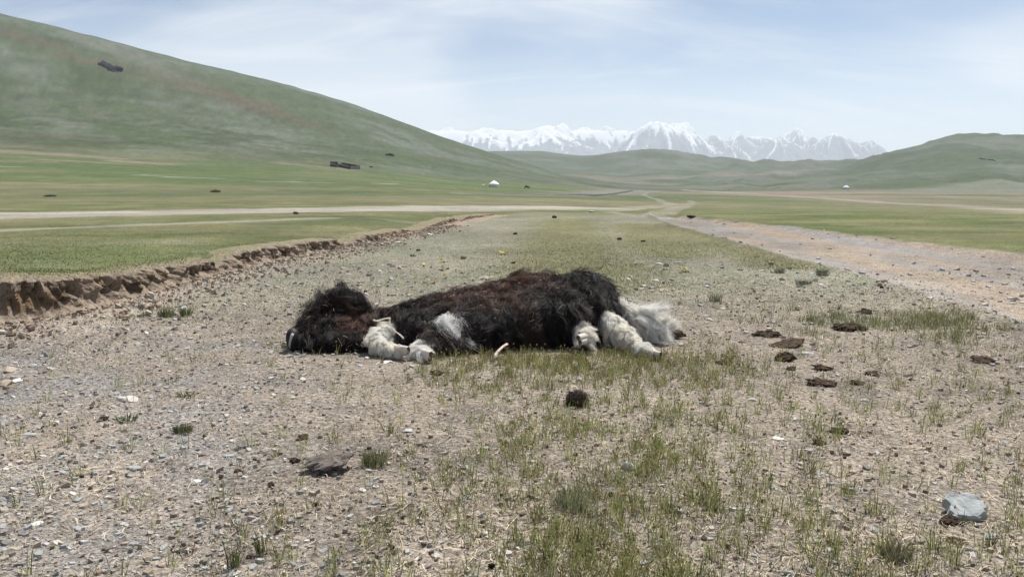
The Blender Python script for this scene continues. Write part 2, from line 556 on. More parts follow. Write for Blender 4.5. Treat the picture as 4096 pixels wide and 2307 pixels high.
n1 = fbm(X * 0.35, Y * 0.35, 4, 131); n2 = fbm(X * 1.7, Y * 1.7, 4, 133); n3 = fbm(X * 6, Y * 6, 3, 135)
SOIL = np.array([0.288, 0.248, 0.198]); SOIL2 = np.array([0.215, 0.188, 0.156]); PALE = np.array([0.375, 0.334, 0.275])
GRAVEL = np.array([0.285, 0.280, 0.265])
OLIVE = np.array([0.175, 0.172, 0.078]); GREEN = np.array([0.105, 0.135, 0.045]); GREY = np.array([0.225, 0.230, 0.165])
C = np.broadcast_to(SOIL, X.shape + (3,)).copy()
C = mixc(C, SOIL2, sstep(-0.1, 0.5, n2 + 0.3 * n3))
C = mixc(C, PALE, 0.8 * sstep(0.05, 0.6, n1 - 0.4 * n2))
stony = sstep(0.2, 1.6, -X - 0.15 * (Y - 2) + 0.8 * n1) * (1 - sstep(4.4, 6.5, Y))
C = mixc(C, GRAVEL, 0.75 * stony * sstep(-0.3, 0.35, n2))
# thin, greyish turf growing over the open flat further back
thin = sstep(5.2, 9.5, Y) * (1 - meadow) * (0.55 + 0.6 * n2 + 0.4 * n1) * (1 - sstep(60, 90, Y))
C = mixc(C, GREY * 1.08, np.clip(thin * 1.25, 0, 0.9))
STRIP = [gp(2300, 1120), gp(2290, 1010), gp(2270, 930), gp(2260, 880)]
strip = np.maximum(band(X, Y, STRIP, 0.95, 0.7, 141, 0.9, 0.5), band(X, Y, [gp(2680, 1010), gp(2560, 900)], 0.85, 0.8, 142, 0.8, 0.5))
strip = np.maximum(strip, band(X, Y, [gp(3150, 1060), gp(2800, 960), gp(2640, 905)], 0.5, 0.9, 143, 0.9, 0.7))
strip = strip * (1 - road_r) * (1 - meadow)
C = mixc(C, OLIVE * 1.08, 0.8 * strip)
mtone = sstep(-0.35, 0.35, n1 + 0.35 * n2 + 0.6 * fbm(X * 0.22, Y * 0.5, 4, 138))
MC = mixc(np.broadcast_to(OLIVE * 1.1, X.shape + (3,)).copy(), GREEN, mtone)
MC = mixc(MC, GREY, 0.55 * sstep(0.05, 0.6, fbm(X * 0.5 + 9, Y * 1.2, 3, 137)))
beyond = np.maximum(sstep(22, 34, Y), sstep(0.95, 1.10, QR) * (sR < 0) * (Y > 2))     # steppe past the flat and across the road
far_c = 0.8 * meadow
C = mixc(C, MC, 0.0 * X + 1.0) * np.maximum(0.92 * meadow, beyond)[..., None] + C * (1 - np.maximum(0.92 * meadow, beyond))[..., None]

# far plain and hills: broad tones
f1 = fbm(X / 40, Y / 40, 4, 151); f2 = fbm(X / 130 + 4, Y / 60, 4, 153)
ST_GREEN = np.array([0.096, 0.124, 0.056]); ST_DRY = np.array([0.185, 0.178, 0.100]); ST_GREY = np.array([0.150, 0.160, 0.122])
ST_BROWN = np.array([0.140, 0.108, 0.080]); PINK = np.array([0.235, 0.190, 0.145]); LUSH = np.array([0.078, 0.128, 0.034])
FC = np.broadcast_to(ST_DRY, X.shape + (3,)).copy()
FC = mixc(FC, ST_GREEN, sstep(-0.35, 0.35, f1 + 0.5 * f2 + 0.35 * sstep(60, 160, Y) - 0.15))
lush = sstep(1.7, 3.0, T + 0.5 * f1) * (1 - sstep(3.9, 4.3, T + 0.25 * f1)) * (1 - sstep(0.05, 0.2, U))
FC = mixc(FC, LUSH * 1.08, 0.62 * lush * sstep(-0.35, 0.3, fbm(X / 60, Y / 22, 5, 155, 0.6)))
FC = FC * (1 + 0.30 * fbm(X / 5, Y / 9, 4, 156, 0.6))[..., None]
lush_r = sstep(1.0, 1.6, T) * (1 - sstep(2.6, 3.4, T)) * sstep(0.2, 0.35, U)
FC = mixc(FC, LUSH * 1.15, 0.6 * lush_r)
pinkf = sstep(2.9, 3.5, T) * (1 - sstep(5.0, 6.6, T)) * sstep(0.06, 0.16, U)
FC = mixc(FC, PINK * 1.05, np.clip(0.95 * pinkf * sstep(-0.3, 0.25, fbm(X / 120, Y / 60, 4, 157)), 0, 1))
# hills: streaks that run down the slope
hill = sstep(3.9, 4.6, T)
ang = R(-32)
hx = (X * math.cos(ang) + Y * math.sin(ang)); hy = (-X * math.sin(ang) + Y * math.cos(ang))
wv = T + 0.9 * U + 0.15 * fbm(X / 90, Y / 90, 3, 160)
h1 = fbm(U * 5.0, wv * 3.6, 5, 161, 0.58); h2 = fbm(U * 14 + 3, wv * 11, 5, 163, 0.62); h3 = fbm(U * 3.2, wv * 1.9 + 7, 4, 165)
rt = sstep(0.0, 0.14, U)
g1 = fbm(X / 150, Y / 260, 5, 162, 0.55); g2 = fbm(X / 55, Y / 110, 5, 164, 0.6); g3 = fbm(X / 260, Y / 420, 4, 166)
h1 = h1 * (1 - rt) + g1 * rt; h2 = h2 * (1 - rt) + g2 * rt; h3 = h3 * (1 - rt) + g3 * rt
HC = np.broadcast_to(ST_GREEN * np.array([0.95, 0.92, 1.0]), X.shape + (3,)).copy()
HC = mixc(HC, ST_GREY * 1.04, sstep(-0.22, 0.34, h1 + 0.4 * h2))
HC = mixc(HC, ST_BROWN, 0.40 * sstep(0.08, 0.40, h3 + 0.35 * h2))
HC = mixc(HC, PINK, 0.25 * sstep(0.22, 0.5, h2 + 0.3 * h1))
HC = mixc(HC, ST_GREEN * 0.72, 0.75 * sstep(0.08, 0.3, fbm(U * 7 + 11, wv * 6, 4, 167) * (1 - rt) + rt * fbm(X / 180, Y / 300, 4, 167)))
for a, b, w in [((230, 215), (395, 258), 11), ((760, 340), (1010, 410), 20), ((980, 420), (1220, 490), 22), ((0, 120), (200, 180), 16)]:
    HC = mixc(HC, np.array([0.135, 0.095, 0.065]), 0.7 * band(X, Y, hp([a, b]), w, 0.8, 171 + w, 0.02, 1.1))
vf = sstep(0.02, 0.12, U) * (1 - sstep(7.2, 8.0, T)) * sstep(-0.1, 0.3, fbm(X / 240, Y / 260, 4, 158)) * (1 - sstep(0.30, 0.42, U))
HC = mixc(HC, PINK * 1.1, 0.7 * vf)
HC = HC * (1 + 0.34 * fbm(X / 9, Y / 16, 3, 168) + 0.24 * fbm(X / 3, Y / 6, 2, 169))[..., None]
HC = HC * np.array([0.76, 0.83, 0.80])
FC = FC * (1 - hill[..., None]) + HC * hill[..., None]
wF = sstep(24, 60, Y)
C = C * (1 - wF[..., None]) + FC * wF[..., None]
C = mixc(C, PALE * 1.02, 0.9 * np.clip(bed, 0, 1)); C = mixc(C, PINK * 0.95, 0.55 * bed2)
C = mixc(C, ST_GREY * 1.25, 0.7 * band(X, Y, hp([(4400, 730), (4096, 738), (3850, 762)]), 42, 0.6, 107, 0.01, 0.5))
C = mixc(C, np.array([0.20, 0.185, 0.17]), 0.6 * gul); C = mixc(C, np.array([0.22, 0.21, 0.195]), 0.6 * gul2)
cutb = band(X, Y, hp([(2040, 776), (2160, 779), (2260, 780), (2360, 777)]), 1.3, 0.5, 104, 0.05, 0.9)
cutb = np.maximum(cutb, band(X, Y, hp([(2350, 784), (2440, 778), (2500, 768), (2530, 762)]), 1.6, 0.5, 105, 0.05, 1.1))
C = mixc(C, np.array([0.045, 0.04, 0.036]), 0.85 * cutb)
C = mixc(C, PINK * 1.1, 0.75 * scar)
C = mixc(C, np.array([0.32, 0.335, 0.30]), 0.6 * pud)
RD = mixc(np.broadcast_to(np.array([0.345, 0.283, 0.214]), X.shape + (3,)).copy(), np.array([0.295, 0.282, 0.262]),
          sstep(-0.25, 0.35, fbm(dR * 1.3, aR * 0.13, 4, 181)))
C = C * (1 - road_r[..., None]) + RD * road_r[..., None]
C = mixc(C, np.array([0.40, 0.37, 0.315]), np.maximum(road_l, 0.6 * track_l2) * sstep(12, 15, Y) * 0.92)
C = mixc(C, np.array([0.36, 0.335, 0.28]), 0.45 * tracks)
C = mixc(C, SOIL * 1.1, np.exp(-((SDB + 0.25) / 0.28)**2) * (1 - sstep(10, 20, Y)) * 0.8)
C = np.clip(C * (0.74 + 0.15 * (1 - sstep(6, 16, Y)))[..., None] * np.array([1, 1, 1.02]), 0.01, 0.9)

# ---- ground material
g = NT("steppe_ground")
at = g.new("ShaderNodeAttribute", attribute_name="Col")
geo = g.new("ShaderNodeNewGeometry")
pos = geo.outputs["Position"]
nA = g.noise(38, 5, 0.65, pos); nB = g.noise(5.5, 5, 0.6, pos); nC = g.noise(0.33, 6, 0.62, pos); nD = g.noise(0.02, 6, 0.62, pos)
vor = g.new("ShaderNodeTexVoronoi", Scale=95.0); g.lk(pos, vor.inputs["Vector"])
vor2 = g.new("ShaderNodeTexVoronoi", Scale=34.0); g.lk(pos, vor2.inputs["Vector"])
c = g.mix(1.0, at.outputs["Color"], g.rng(nA.outputs["Fac"], 0.3, 0.7, 0.55, 1.45), 'MULTIPLY')
c = g.mix(1.0, c, g.rng(nB.outputs["Fac"], 0.3, 0.7, 0.80, 1.18), 'MULTIPLY')
c = g.mix(1.0, c, g.rng(nC.outputs["Fac"], 0.3, 0.7, 0.74, 1.26), 'MULTIPLY')
c = g.mix(1.0, c, g.rng(nD.outputs["Fac"], 0.3, 0.7, 0.86, 1.14), 'MULTIPLY')
vs = g.new("ShaderNodeSeparateColor"); g.lk(vor.outputs["Color"], vs.inputs[0])
c = g.mix(1.0, c, g.rng(vs.outputs[0], 0.0, 1.0, 0.62, 1.40), 'MULTIPLY')
g.lk(c, g.b.inputs["Base Color"])
g.b.inputs["Roughness"].default_value = 0.95
g.b.inputs["Specular IOR Level"].default_value = 0.12
hgt = g.math('ADD', g.math('MULTIPLY', nA.outputs["Fac"], 0.9), g.math('MULTIPLY', vor2.outputs["Distance"], 0.5))
bmp = g.new("ShaderNodeBump", Strength=1.0, Distance=0.022)
g.lk(hgt, bmp.inputs["Height"]); g.lk(bmp.outputs[0], g.b.inputs["Normal"])
M_GROUND = g.m

# ---- cut the sheet into ground, roads and hills
fc = lambda A: 0.25 * (A[:-1, :-1] + A[:-1, 1:] + A[1:, 1:] + A[1:, :-1])
fT, fU, fY = fc(T), fc(U), fc(Y)
lab = np.zeros(fT.shape, int)
lab[fc(road_r) > 0.5] = 1
lab[(fc(road_l) > 0.5) & (fY > 12)] = 2
lab[(fc(tracks) > 0.5) & (fT > 0)] = 3
uspur = 0.16
lh = (fT > 4.05 + 0.12 * fc(f1)) & (fU < uspur - 0.02 * (fT - 6))
lab[lh & (fT <= 7.0)] = 4
lab[(fT > 7.0) & (fU < 0.42)] = 5
lab[(fT > 5.0 + 0.15 * fc(f1)) & (fU >= uspur) & (lab != 5)] = 6
lab[(fT > 6.0) & (fU >= uspur) & (fU < 0.42)] = 5
lab[(fc(bed) > 0.5) & (fT > 2) & (fT < 5)] = 7
NAMES = {0: "ground", 1: "dirt_road", 2: "dirt_road", 3: "dirt_track", 4: "hill", 5: "distant_hills", 6: "hill", 7: "dry_riverbed"}
LABELS = {0: "dry stony steppe with thin grass running back to the hills", 1: "pale dirt road curving in from the right",
          2: "pale dirt road crossing the meadow on the left", 3: "thin wheel tracks meeting in the middle of the valley",
          4: "long green hillside sloping down from the left", 5: "low grey green hills below the snow mountains",
          6: "rounded green hill at the right edge", 7: "pale dry riverbed across the valley on the right"}
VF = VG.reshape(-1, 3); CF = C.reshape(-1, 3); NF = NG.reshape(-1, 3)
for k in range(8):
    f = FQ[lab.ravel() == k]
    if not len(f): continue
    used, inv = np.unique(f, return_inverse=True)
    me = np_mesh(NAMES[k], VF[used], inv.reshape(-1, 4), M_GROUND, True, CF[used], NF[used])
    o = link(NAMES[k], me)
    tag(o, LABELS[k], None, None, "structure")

# ---- snow mountains
mu = np.linspace(-0.62, 0.90, 1100); my = np.linspace(8200, 12500, 200)
MX = mu[None, :] * my[:, None]; MY = np.repeat(my[:, None], len(mu), 1)
wx = MX + 150 * noise2(MX / 700, MY / 700, 203); wy = MY + 150 * noise2(MX / 700 + 5, MY / 700, 205)
# (photo x, photo y of the summit, distance, half width in metres, sharpness, fluting)
PEAKS = [(1780, 512, 11500, 700, 0.8, .2), (1950, 508, 11400, 900, 0.8, .2), (2180, 496, 11300, 1000, 0.8, .3), (2250, 492, 11200, 420, 1.1, .7),
         (2440, 506, 11400, 420, 1.2, .7), (2330, 510, 11600, 900, 0.8, .2), (2560, 512, 11500, 600, 1.0, .4), (2640, 487, 10500, 640, 1.35, 1.0),
         (2700, 492, 10550, 540, 1.2, 1.0), (2735, 489, 11000, 350, 0.9, .6), (2850, 530, 11300, 500, 1.0, .6), (2960, 530, 11200, 420, 0.9, .7),
         (2880, 545, 10400, 330, 1.0, 1.0), (3040, 535, 11300, 420, 1.0, .7), (3160, 511, 11000, 420, 0.9, .6), (3150, 540, 10200, 520, 1.0, 1.0),
         (3330, 525, 10900, 400, 0.9, .7), (3340, 536, 10200, 480, 1.0, 1.0), (3240, 545, 10800, 500, 1.0, .7), (3460, 556, 10800, 420, 0.9, .8),
         (3600, 590, 11000, 600, 0.9, .5), (3900, 580, 11200, 900, 0.9, .5), (4500, 560, 11200, 1200, 0.9, .5), (1500, 515, 11500, 900, .9, .4), (800, 520, 11500, 1300, .9, .4)]
hm = np.full(MX.shape, -60.0); fl = np.zeros(MX.shape); sn = np.zeros(MX.shape)
for i, (px, py, D, W, sh, flu) in enumerate(PEAKS):
    P = wp(px, py, D)
    dx = wx - P.x; dy = (wy - P.y) * 0.8
    r = np.hypot(dx, dy); th = np.arctan2(dx, -dy)
    flute = noise2(th * 7 + i * 13, r / 900 + i, 207) + 0.5 * noise2(th * 15 + i * 5, r / 500, 209)
    t = np.clip(r / W, 0, 3)
    z = P.z * np.exp(-t**(1.0 + 0.5 * sh) * 0.85) + flu * flute * 0.24 * P.z * np.clip(t, 0, 1) * np.exp(-t * 0.7)
    m = z > hm
    hm = np.where(m, z, hm); fl = np.where(m, flute * flu, fl)
rg = fbm(MX / 420, MY / 420, 5, 201, 0.55)
hm = hm + (105 * rg + 34 * fbm(MX / 110, MY / 110, 3, 202)) * sstep(-20, 300, hm)
base = 250 + 70 * fbm(MX / 1500, MY / 1500, 4, 211)
hm = np.maximum(hm, base * sstep(8300, 10200, MY) * (1 - 0.5 * sstep(0.35, 0.5, mu)[None, :]) * (1 - 0.6 * sstep(11500, 12400, MY)))
back = (0.0603 + 0.0035 * fbm(mu * 22, mu * 0, 4, 219))[None, :] * MY * sstep(10400, 11300, MY) * (1 - 0.4 * sstep(11800, 12500, MY)) * (1 - sstep(0.14, 0.24, mu))[None, :]
hm = np.maximum(hm, back + 30 * rg)
MZ = hm - 20
# lying snow: high ground, gullies and wind-filled hollows
nz = np.gradient(MZ, axis=0) / np.gradient(MY, axis=0)
snow = (MZ - 535 + 90 * sstep(-0.05, 0.12, -(MX / MY) + 0.12)) / 150 + 2.0 * fl - 2.3 * fbm(MX / 90, MY / 420, 5, 213, 0.62) + 0.6 * fbm(MX / 900, MY / 500, 3, 215)
snow = sstep(-0.10, 0.22, snow + 1.6 * np.clip(fbm(MX / 260, MY / 90, 4, 217), 0, 1) - 0.25)
MC_ = mixc(np.broadcast_to(np.array([0.042, 0.048, 0.060]), MX.shape + (3,)).copy(), np.array([0.72, 0.74, 0.77]), snow)
MV = np.stack([MX, MY, MZ], -1).reshape(-1, 3)
ii = np.arange(MX.size).reshape(MX.shape)
MF = np.stack([ii[:-1, :-1], ii[:-1, 1:], ii[1:, 1:], ii[1:, :-1]], -1).reshape(-1, 4)
s_ = NT("snow_and_rock")
at = s_.new("ShaderNodeAttribute", attribute_name="Col")
geo = s_.new("ShaderNodeNewGeometry")
na = s_.noise(0.02, 5, 0.6, geo.outputs["Position"])
s_.lk(s_.mix(1.0, at.outputs["Color"], s_.rng(na.outputs["Fac"], 0.3, 0.7, 0.9, 1.08), 'MULTIPLY'), s_.b.inputs["Base Color"])
s_.b.inputs["Roughness"].default_value = 0.9
o = link("snow_mountains", np_mesh("snow_mountains", MV, MF, s_.m, True, MC_.reshape(-1, 3)))
tag(o, "snow covered mountain range fading into the haze", None, None, "structure")

# ---- the air
hz = NT("pale_haze")
hz.n.remove(hz.b)
pv = hz.new("ShaderNodeVolumePrincipled")
pv.inputs["Color"].default_value = (0.82, 0.905, 0.98, 1)
pv.inputs["Density"].default_value = 1.15e-4
pv.inputs["Anisotropy"].default_value = 0.1
hz.lk(pv.outputs[0], hz.out.inputs["Volume"])
lo = min(float(GZ.min()), float(MZ.min())) - 1.0
x0, x1, y0, y1, z1 = -9500.0, 12500.0, -60.0, 12800.0, float(MZ.max()) + 40
HV = np.array([(x, y, z) for z in (lo, z1) for y in (y0, y1) for x in (x0, x1)])
HF = np.array([(0, 2, 3, 1), (4, 5, 7, 6), (0, 1, 5, 4), (2, 6, 7, 3), (0, 4, 6, 2), (1, 3, 7, 5)])
o = link("haze", np_mesh("haze", HV, HF, hz.m, False))
tag(o, "thin pale haze lying over the whole valley", None, None, "stuff")

# ------------------------------------------------------------------ materials for small things
def attr_mat(name, rough=0.85, translucent=0.0, spec=0.2, noise_scale=None, rand=0.0):
    m = NT(name)
    at = m.new("ShaderNodeAttribute", attribute_name="Col")
    c = at.outputs["Color"]
    if noise_scale:
        g_ = m.new("ShaderNodeNewGeometry")
        n_ = m.noise(noise_scale, 4, 0.65, g_.outputs["Position"])
        c = m.mix(1.0, c, m.rng(n_.outputs["Fac"], 0.3, 0.7, 0.7, 1.25), 'MULTIPLY')
    m.lk(c, m.b.inputs["Base Color"])
    m.b.inputs["Roughness"].default_value = rough
    m.b.inputs["Specular IOR Level"].default_value = spec
    if translucent > 0:
        tr = m.new("ShaderNodeBsdfTranslucent"); m.lk(c, tr.inputs["Color"])
        mx = m.new("ShaderNodeMixShader"); mx.inputs[0].default_value = translucent
        m.lk(m.b.outputs[0], mx.inputs[1]); m.lk(tr.outputs[0], mx.inputs[2]); m.lk(mx.outputs[0], m.out.inputs["Surface"])
    return m.m


def solid_mat(name, ca, cb, scale=30, rough=0.9, bump=0.0, detail=5, spec=0.2, bscale=None):
    m = NT(name)
    tc = m.new("ShaderNodeTexCoord")
    oi = m.new("ShaderNodeObjectInfo")
    va = m.new("ShaderNodeVectorMath", operation='ADD')
    m.lk(tc.outputs["Object"], va.inputs[0])
    cx = m.new("ShaderNodeCombineXYZ")
    m.lk(m.math('MULTIPLY', oi.outputs["Random"], 37.0), cx.inputs[0]); m.lk(cx.outputs[0], va.inputs[1])
    n_ = m.noise(scale, detail, 0.62, va.outputs[0], 0.4)
    c = m.mix(m.rng(n_.outputs["Fac"], 0.32, 0.68), ca, cb)
    c = m.mix(1.0, c, m.rng(oi.outputs["Random"], 0, 1, 0.82, 1.15), 'MULTIPLY')
    m.lk(c, m.b.inputs["Base Color"])
    m.b.inputs["Roughness"].default_value = rough
    m.b.inputs["Specular IOR Level"].default_value = spec
    if bump:
        n2_ = m.noise(bscale or scale * 2.2, 5, 0.65, va.outputs[0])
        bp = m.new("ShaderNodeBump", Strength=0.7, Distance=bump)
        m.lk(n2_.outputs["Fac"], bp.inputs["Height"]); m.lk(bp.outputs[0], m.b.inputs["Normal"])
    return m.m


M_BLADE = attr_mat("grass_blades", 0.7, 0.38, 0.2)
M_CHIP = attr_mat("gravel_chips", 0.9, 0, 0.2, 260)
M_STRAW = attr_mat("dry_straw", 0.8, 0, 0.2)
M_SLATE = solid_mat("slate", (0.235, 0.265, 0.275), (0.35, 0.375, 0.37), 45, 0.85, 0.004)
M_WHITE = solid_mat("white_stone", (0.46, 0.44, 0.40), (0.64, 0.62, 0.58), 40, 0.85, 0.005)
M_GREYST = solid_mat("grey_stone", (0.27, 0.27, 0.26), (0.42, 0.415, 0.39), 38, 0.9, 0.006)
M_TAN = solid_mat("tan_stone", (0.32, 0.26, 0.20), (0.44, 0.37, 0.30), 40, 0.9, 0.005)
M_DUNG = solid_mat("old_dung", (0.030, 0.021, 0.016), (0.095, 0.066, 0.046), 42, 0.95, 0.012, 6, 0.1, 60)
M_DUNG_G = solid_mat("bleached_dung", (0.135, 0.116, 0.100), (0.23, 0.20, 0.175), 35, 0.95, 0.010, 6, 0.1, 60)
M_BLUEROCK = solid_mat("pale_blue_rock", (0.28, 0.315, 0.32), (0.45, 0.475, 0.47), 22, 0.85, 0.008)

# ------------------------------------------------------------------ eroded bank
ss_ = np.arange(0, TOE_ARC[-1], 0.022)
tx = np.interp(ss_, TOE_ARC, [p[0] for p in TOE]); ty = np.interp(ss_, TOE_ARC, [p[1] for p in TOE])
kern = np.hanning(41); kern /= kern.sum()
sm = lambda a: np.convolve(np.pad(a, 20, mode='edge'), kern, 'valid')
tx, ty = sm(tx), sm(ty)
dx_, dy_ = np.gradient(tx), np.gradient(ty); ll = np.hypot(dx_, dy_); nxm, nym = -dy_ / ll, dx_ / ll
Hs = bank_h(ss_)
gapn = noise2(ss_ * 0.55, ss_ * 0 + 3.3, 301)
Hs = Hs * np.where(ty > 9.5, 0.45 + 0.75 * sstep(-0.3, 0.25, gapn), 1.0)
pk_ = [(-0.52, -0.40), (-0.36, 0.0), (-0.21, 0.07), (-0.11, 0.12), (-0.05, 0.19), (-0.015, 0.30), (0.010, 0.43), (0.024, 0.56), (0.034, 0.69), (0.042, 0.80), (0.052, 0.88), (0.085, 0.925), (0.135, 0.955), (0.20, 0.98), (0.28, 1.0), (0.36, 1.01), (0.44, 1.0), (0.54, 0.80)]
kk = np.linspace(0, len(pk_) - 1, 44)
prof = list(zip(np.interp(kk, np.arange(len(pk_)), [p[0] for p in pk_]), np.interp(kk, np.arange(len(pk_)), [p[1] for p in pk_])))
nb_, npf = len(ss_), len(prof)
BV = np.zeros((nb_, npf, 3)); BC = np.zeros((nb_, npf, 3))
big = bank_shift(ss_)
jag = 0.06 * noise2(ss_ * 7, ss_ * 0, 321) + 0.045 * noise2(ss_ * 17, ss_ * 0, 323)
for j, (d, h) in enumerate(prof):
    zz = h * Hs
    face = math.exp(-((h - 0.55) / 0.33)**2)
    rib = 0.11 * noise2(ss_ * 5.5 + 0.3 * h, ss_ * 0 + h * 0.9, 305) + 0.075 * noise2(ss_ * 13, ss_ * 0 + h * 2.6, 307) + 0.035 * noise2(ss_ * 31, ss_ * 0 + h * 7, 309)
    rough = 0.075 * fbm(ss_ * 8, ss_ * 0 + h * 3.4 + d * 5, 5, 311, 0.68)
    hollow = -0.0 + 0.16 * sstep(0.12, 0.5, fbm(ss_ * 2.6, ss_ * 0 + h * 0.8, 3, 319)) * face
    off = d + big * sstep(-0.1, 0.5, h) + jag * sstep(0.5, 0.8, h) * (d < 0.3) + (rib * face + rough * 0.8 + hollow * 0.6) * np.clip(Hs / 0.25, 0.3, 1)
    if j == npf - 1: off = d + big
    BV[:, j, 0] = tx + nxm * off; BV[:, j, 1] = ty + nym * off
    zg = 0.0 if h < 0.5 else 0.0
    BV[:, j, 2] = zz + 0.45 * rough * (1.0 if 0 < h < 0.97 else 0.4)
    n_a = noise2(ss_ * 4.2, ss_ * 0 + h * 1.0, 313) * 0.8 + 0.7 * noise2(ss_ * 11, ss_ * 0 + h * 0.7, 314); n_b = fbm(ss_ * 12, ss_ * 0 + h * 3.5, 3, 315)
    dark = np.array([0.115, 0.082, 0.056]); mid = np.array([0.255, 0.205, 0.155]); ochre = np.array([0.22, 0.155, 0.09]); pale = np.array([0.33, 0.275, 0.215])
    cc = np.broadcast_to(mid, (nb_, 3)).copy()
    cc = mixc(cc, dark * 0.8, sstep(-0.2, 0.3, n_a + 0.4 * n_b) * face * 0.95)  # dark soil streaks, also painting in the shade of the hollows
    cc = mixc(cc, ochre, 0.8 * sstep(0.25, 0.6, noise2(ss_ * 1.7, ss_ * 0 + h, 317)) * face)
    cc = mixc(cc, pale, sstep(0.05, 0.5, n_b - 0.3 * n_a) * 0.85)
    cc = mixc(cc, np.array([0.31, 0.255, 0.20]), np.full(nb_, 1 - sstep(0.12, 0.34, h)) * 0.85)
    cc = mixc(cc, np.array([0.245, 0.215, 0.155]), np.full(nb_, sstep(0.90, 0.96, h)) * 0.8)
    cc = mixc(cc, np.array([0.19, 0.185, 0.09]), np.full(nb_, sstep(0.93, 1.0, h)) * np.clip(0.5 + 1.2 * n_b, 0, 1))
    BC[:, j] = cc
bi = np.arange(nb_ * npf).reshape(nb_, npf)
BF = np.stack([bi[:-1, :-1], bi[1:, :-1], bi[1:, 1:], bi[:-1, 1:]], -1).reshape(-1, 4)
mb = NT("bank_soil")
at = mb.new("ShaderNodeAttribute", attribute_name="Col"); geo = mb.new("ShaderNodeNewGeometry")
n_1 = mb.noise(26, 6, 0.68, geo.outputs["Position"], 0.5); n_2 = mb.noise(90, 4, 0.6, geo.outputs["Position"])
cc = mb.mix(1.0, at.outputs["Color"], mb.rng(n_1.outputs["Fac"], 0.3, 0.7, 0.60, 1.35), 'MULTIPLY')
cc = mb.mix(1.0, cc, mb.rng(n_2.outputs["Fac"], 0.3, 0.7, 0.8, 1.2), 'MULTIPLY')
mb.lk(cc, mb.b.inputs["Base Color"]); mb.b.inputs["Roughness"].default_value = 0.97; mb.b.inputs["Specular IOR Level"].default_value = 0.1
bp = mb.new("ShaderNodeBump", Strength=1.0, Distance=0.03); mb.lk(n_1.outputs["Fac"], bp.inputs["Height"]); mb.lk(bp.outputs[0], mb.b.inputs["Normal"])
o = link("earth_bank", np_mesh("earth_bank", BV.reshape(-1, 3), BF, mb.m, False, BC.reshape(-1, 3)))
tag(o, "crumbling brown earth bank below the meadow edge on the left", None, None, "structure")


# ------------------------------------------------------------------ grass, straw, gravel (uncountable)
def blades(P, H, W, az, lean, cb, ct, simple=False):
    cb = cb * 0.88; ct = ct * np.array([0.86, 0.88, 0.80])
    n = len(P); dz = np.zeros(n)
    D = np.stack([np.cos(az), np.sin(az), dz], -1)
    fa = az + RNG.uniform(0.5, 2.6, n)
    S = np.stack([np.cos(fa), np.sin(fa), dz], -1) * (W * 0.5)[:, None]
    up = np.array([0, 0, 1.0])
    vert = np.sqrt(np.clip(1 - (lean * 0.8)**2, 0.05, 1))
    tip = P + D * (H * lean)[:, None] + up * (H * vert)[:, None]
    if simple:
        V = np.stack([P - S, P + S, tip], 1).reshape(-1, 3)
        F = np.arange(3 * n).reshape(n, 3)
        C_ = np.stack([cb, cb, ct], 1).reshape(-1, 3)
        return V, F, C_
    mid = P + D * (H * lean * 0.33)[:, None] + up * (H * 0.58 * (0.5 + 0.5 * vert))[:, None]
    V = np.stack([P - S, P + S, mid - S * 0.8, mid + S * 0.8, tip], 1).reshape(-1, 3)
    b = np.arange(n)[:, None] * 5
    F = np.concatenate([b + np.array([[0, 1, 3]]), b + np.array([[0, 3, 2]]), b + np.array([[2, 3, 4]])])
    cm = 0.5 * (cb + ct)
    C_ = np.stack([cb, cb, cm, cm, ct], 1).reshape(-1, 3)
    return V, F, C_


def join(parts):
    V = []; F = []; C_ = []; o = 0
    for v, f, c in parts:
        V.append(v); F.append(f + o); C_.append(c); o += len(v)
    return np.concatenate(V), np.concatenate(F), np.concatenate(C_)


def jit(c, n, a=0.18):
    c = np.asarray(c, float)
    return np.clip(c[None, :] * (1 + a * RNG.standard_normal((n, 1))) * (1 + 0.16 * a * RNG.standard_normal((n, 3))), 0.005, 0.9)


def field(N, y0, y1, umax=0.78, power=1.0):
    """ground points, denser near the viewer as on a receding plain"""
    if power == 1.0: Yp = y0 * (y1 / y0)**RNG.random(N)
    else: Yp = (y0**(1 - power) + RNG.random(N) * (y1**(1 - power) - y0**(1 - power)))**(1 / (1 - power))
    Xp = RNG.uniform(-umax, umax, N) * (Yp + 1.0)
    return Xp, Yp


def on_ground(X, Y, dz=-0.004):
    return np.stack([X, Y, z_near(X, Y) + dz], -1)


def on_turf(X, Y):
    P = on_ground(X, Y)
    d, s, a = seg_dist(X, Y, TOE); e = d * s - bank_shift(a)
    zb = bank_h(a) * np.interp(e, [0.05, 0.085, 0.135, 0.20, 0.28, 0.36], [0.88, 0.925, 0.955, 0.98, 1.0, 1.01])
    P[:, 2] = np.where((e > 0.05) & (e < 0.50) & (Y < 9.5), np.maximum(P[:, 2], zb), P[:, 2])
    return P


def masks(X, Y):
    d, s, a = seg_dist(X, Y, TOE); sdb = d * s
    q, rs, _, _ = road_q(X, Y)
    return sdb - bank_shift(a) * (Y < 20), q, rs


YAK_C = (0.0, 5.55)


def off_yak(X, Y):
    return (np.abs(X + 0.05) / 1.18)**4 + (np.abs(Y - 5.62) / 0.42)**4 > 1


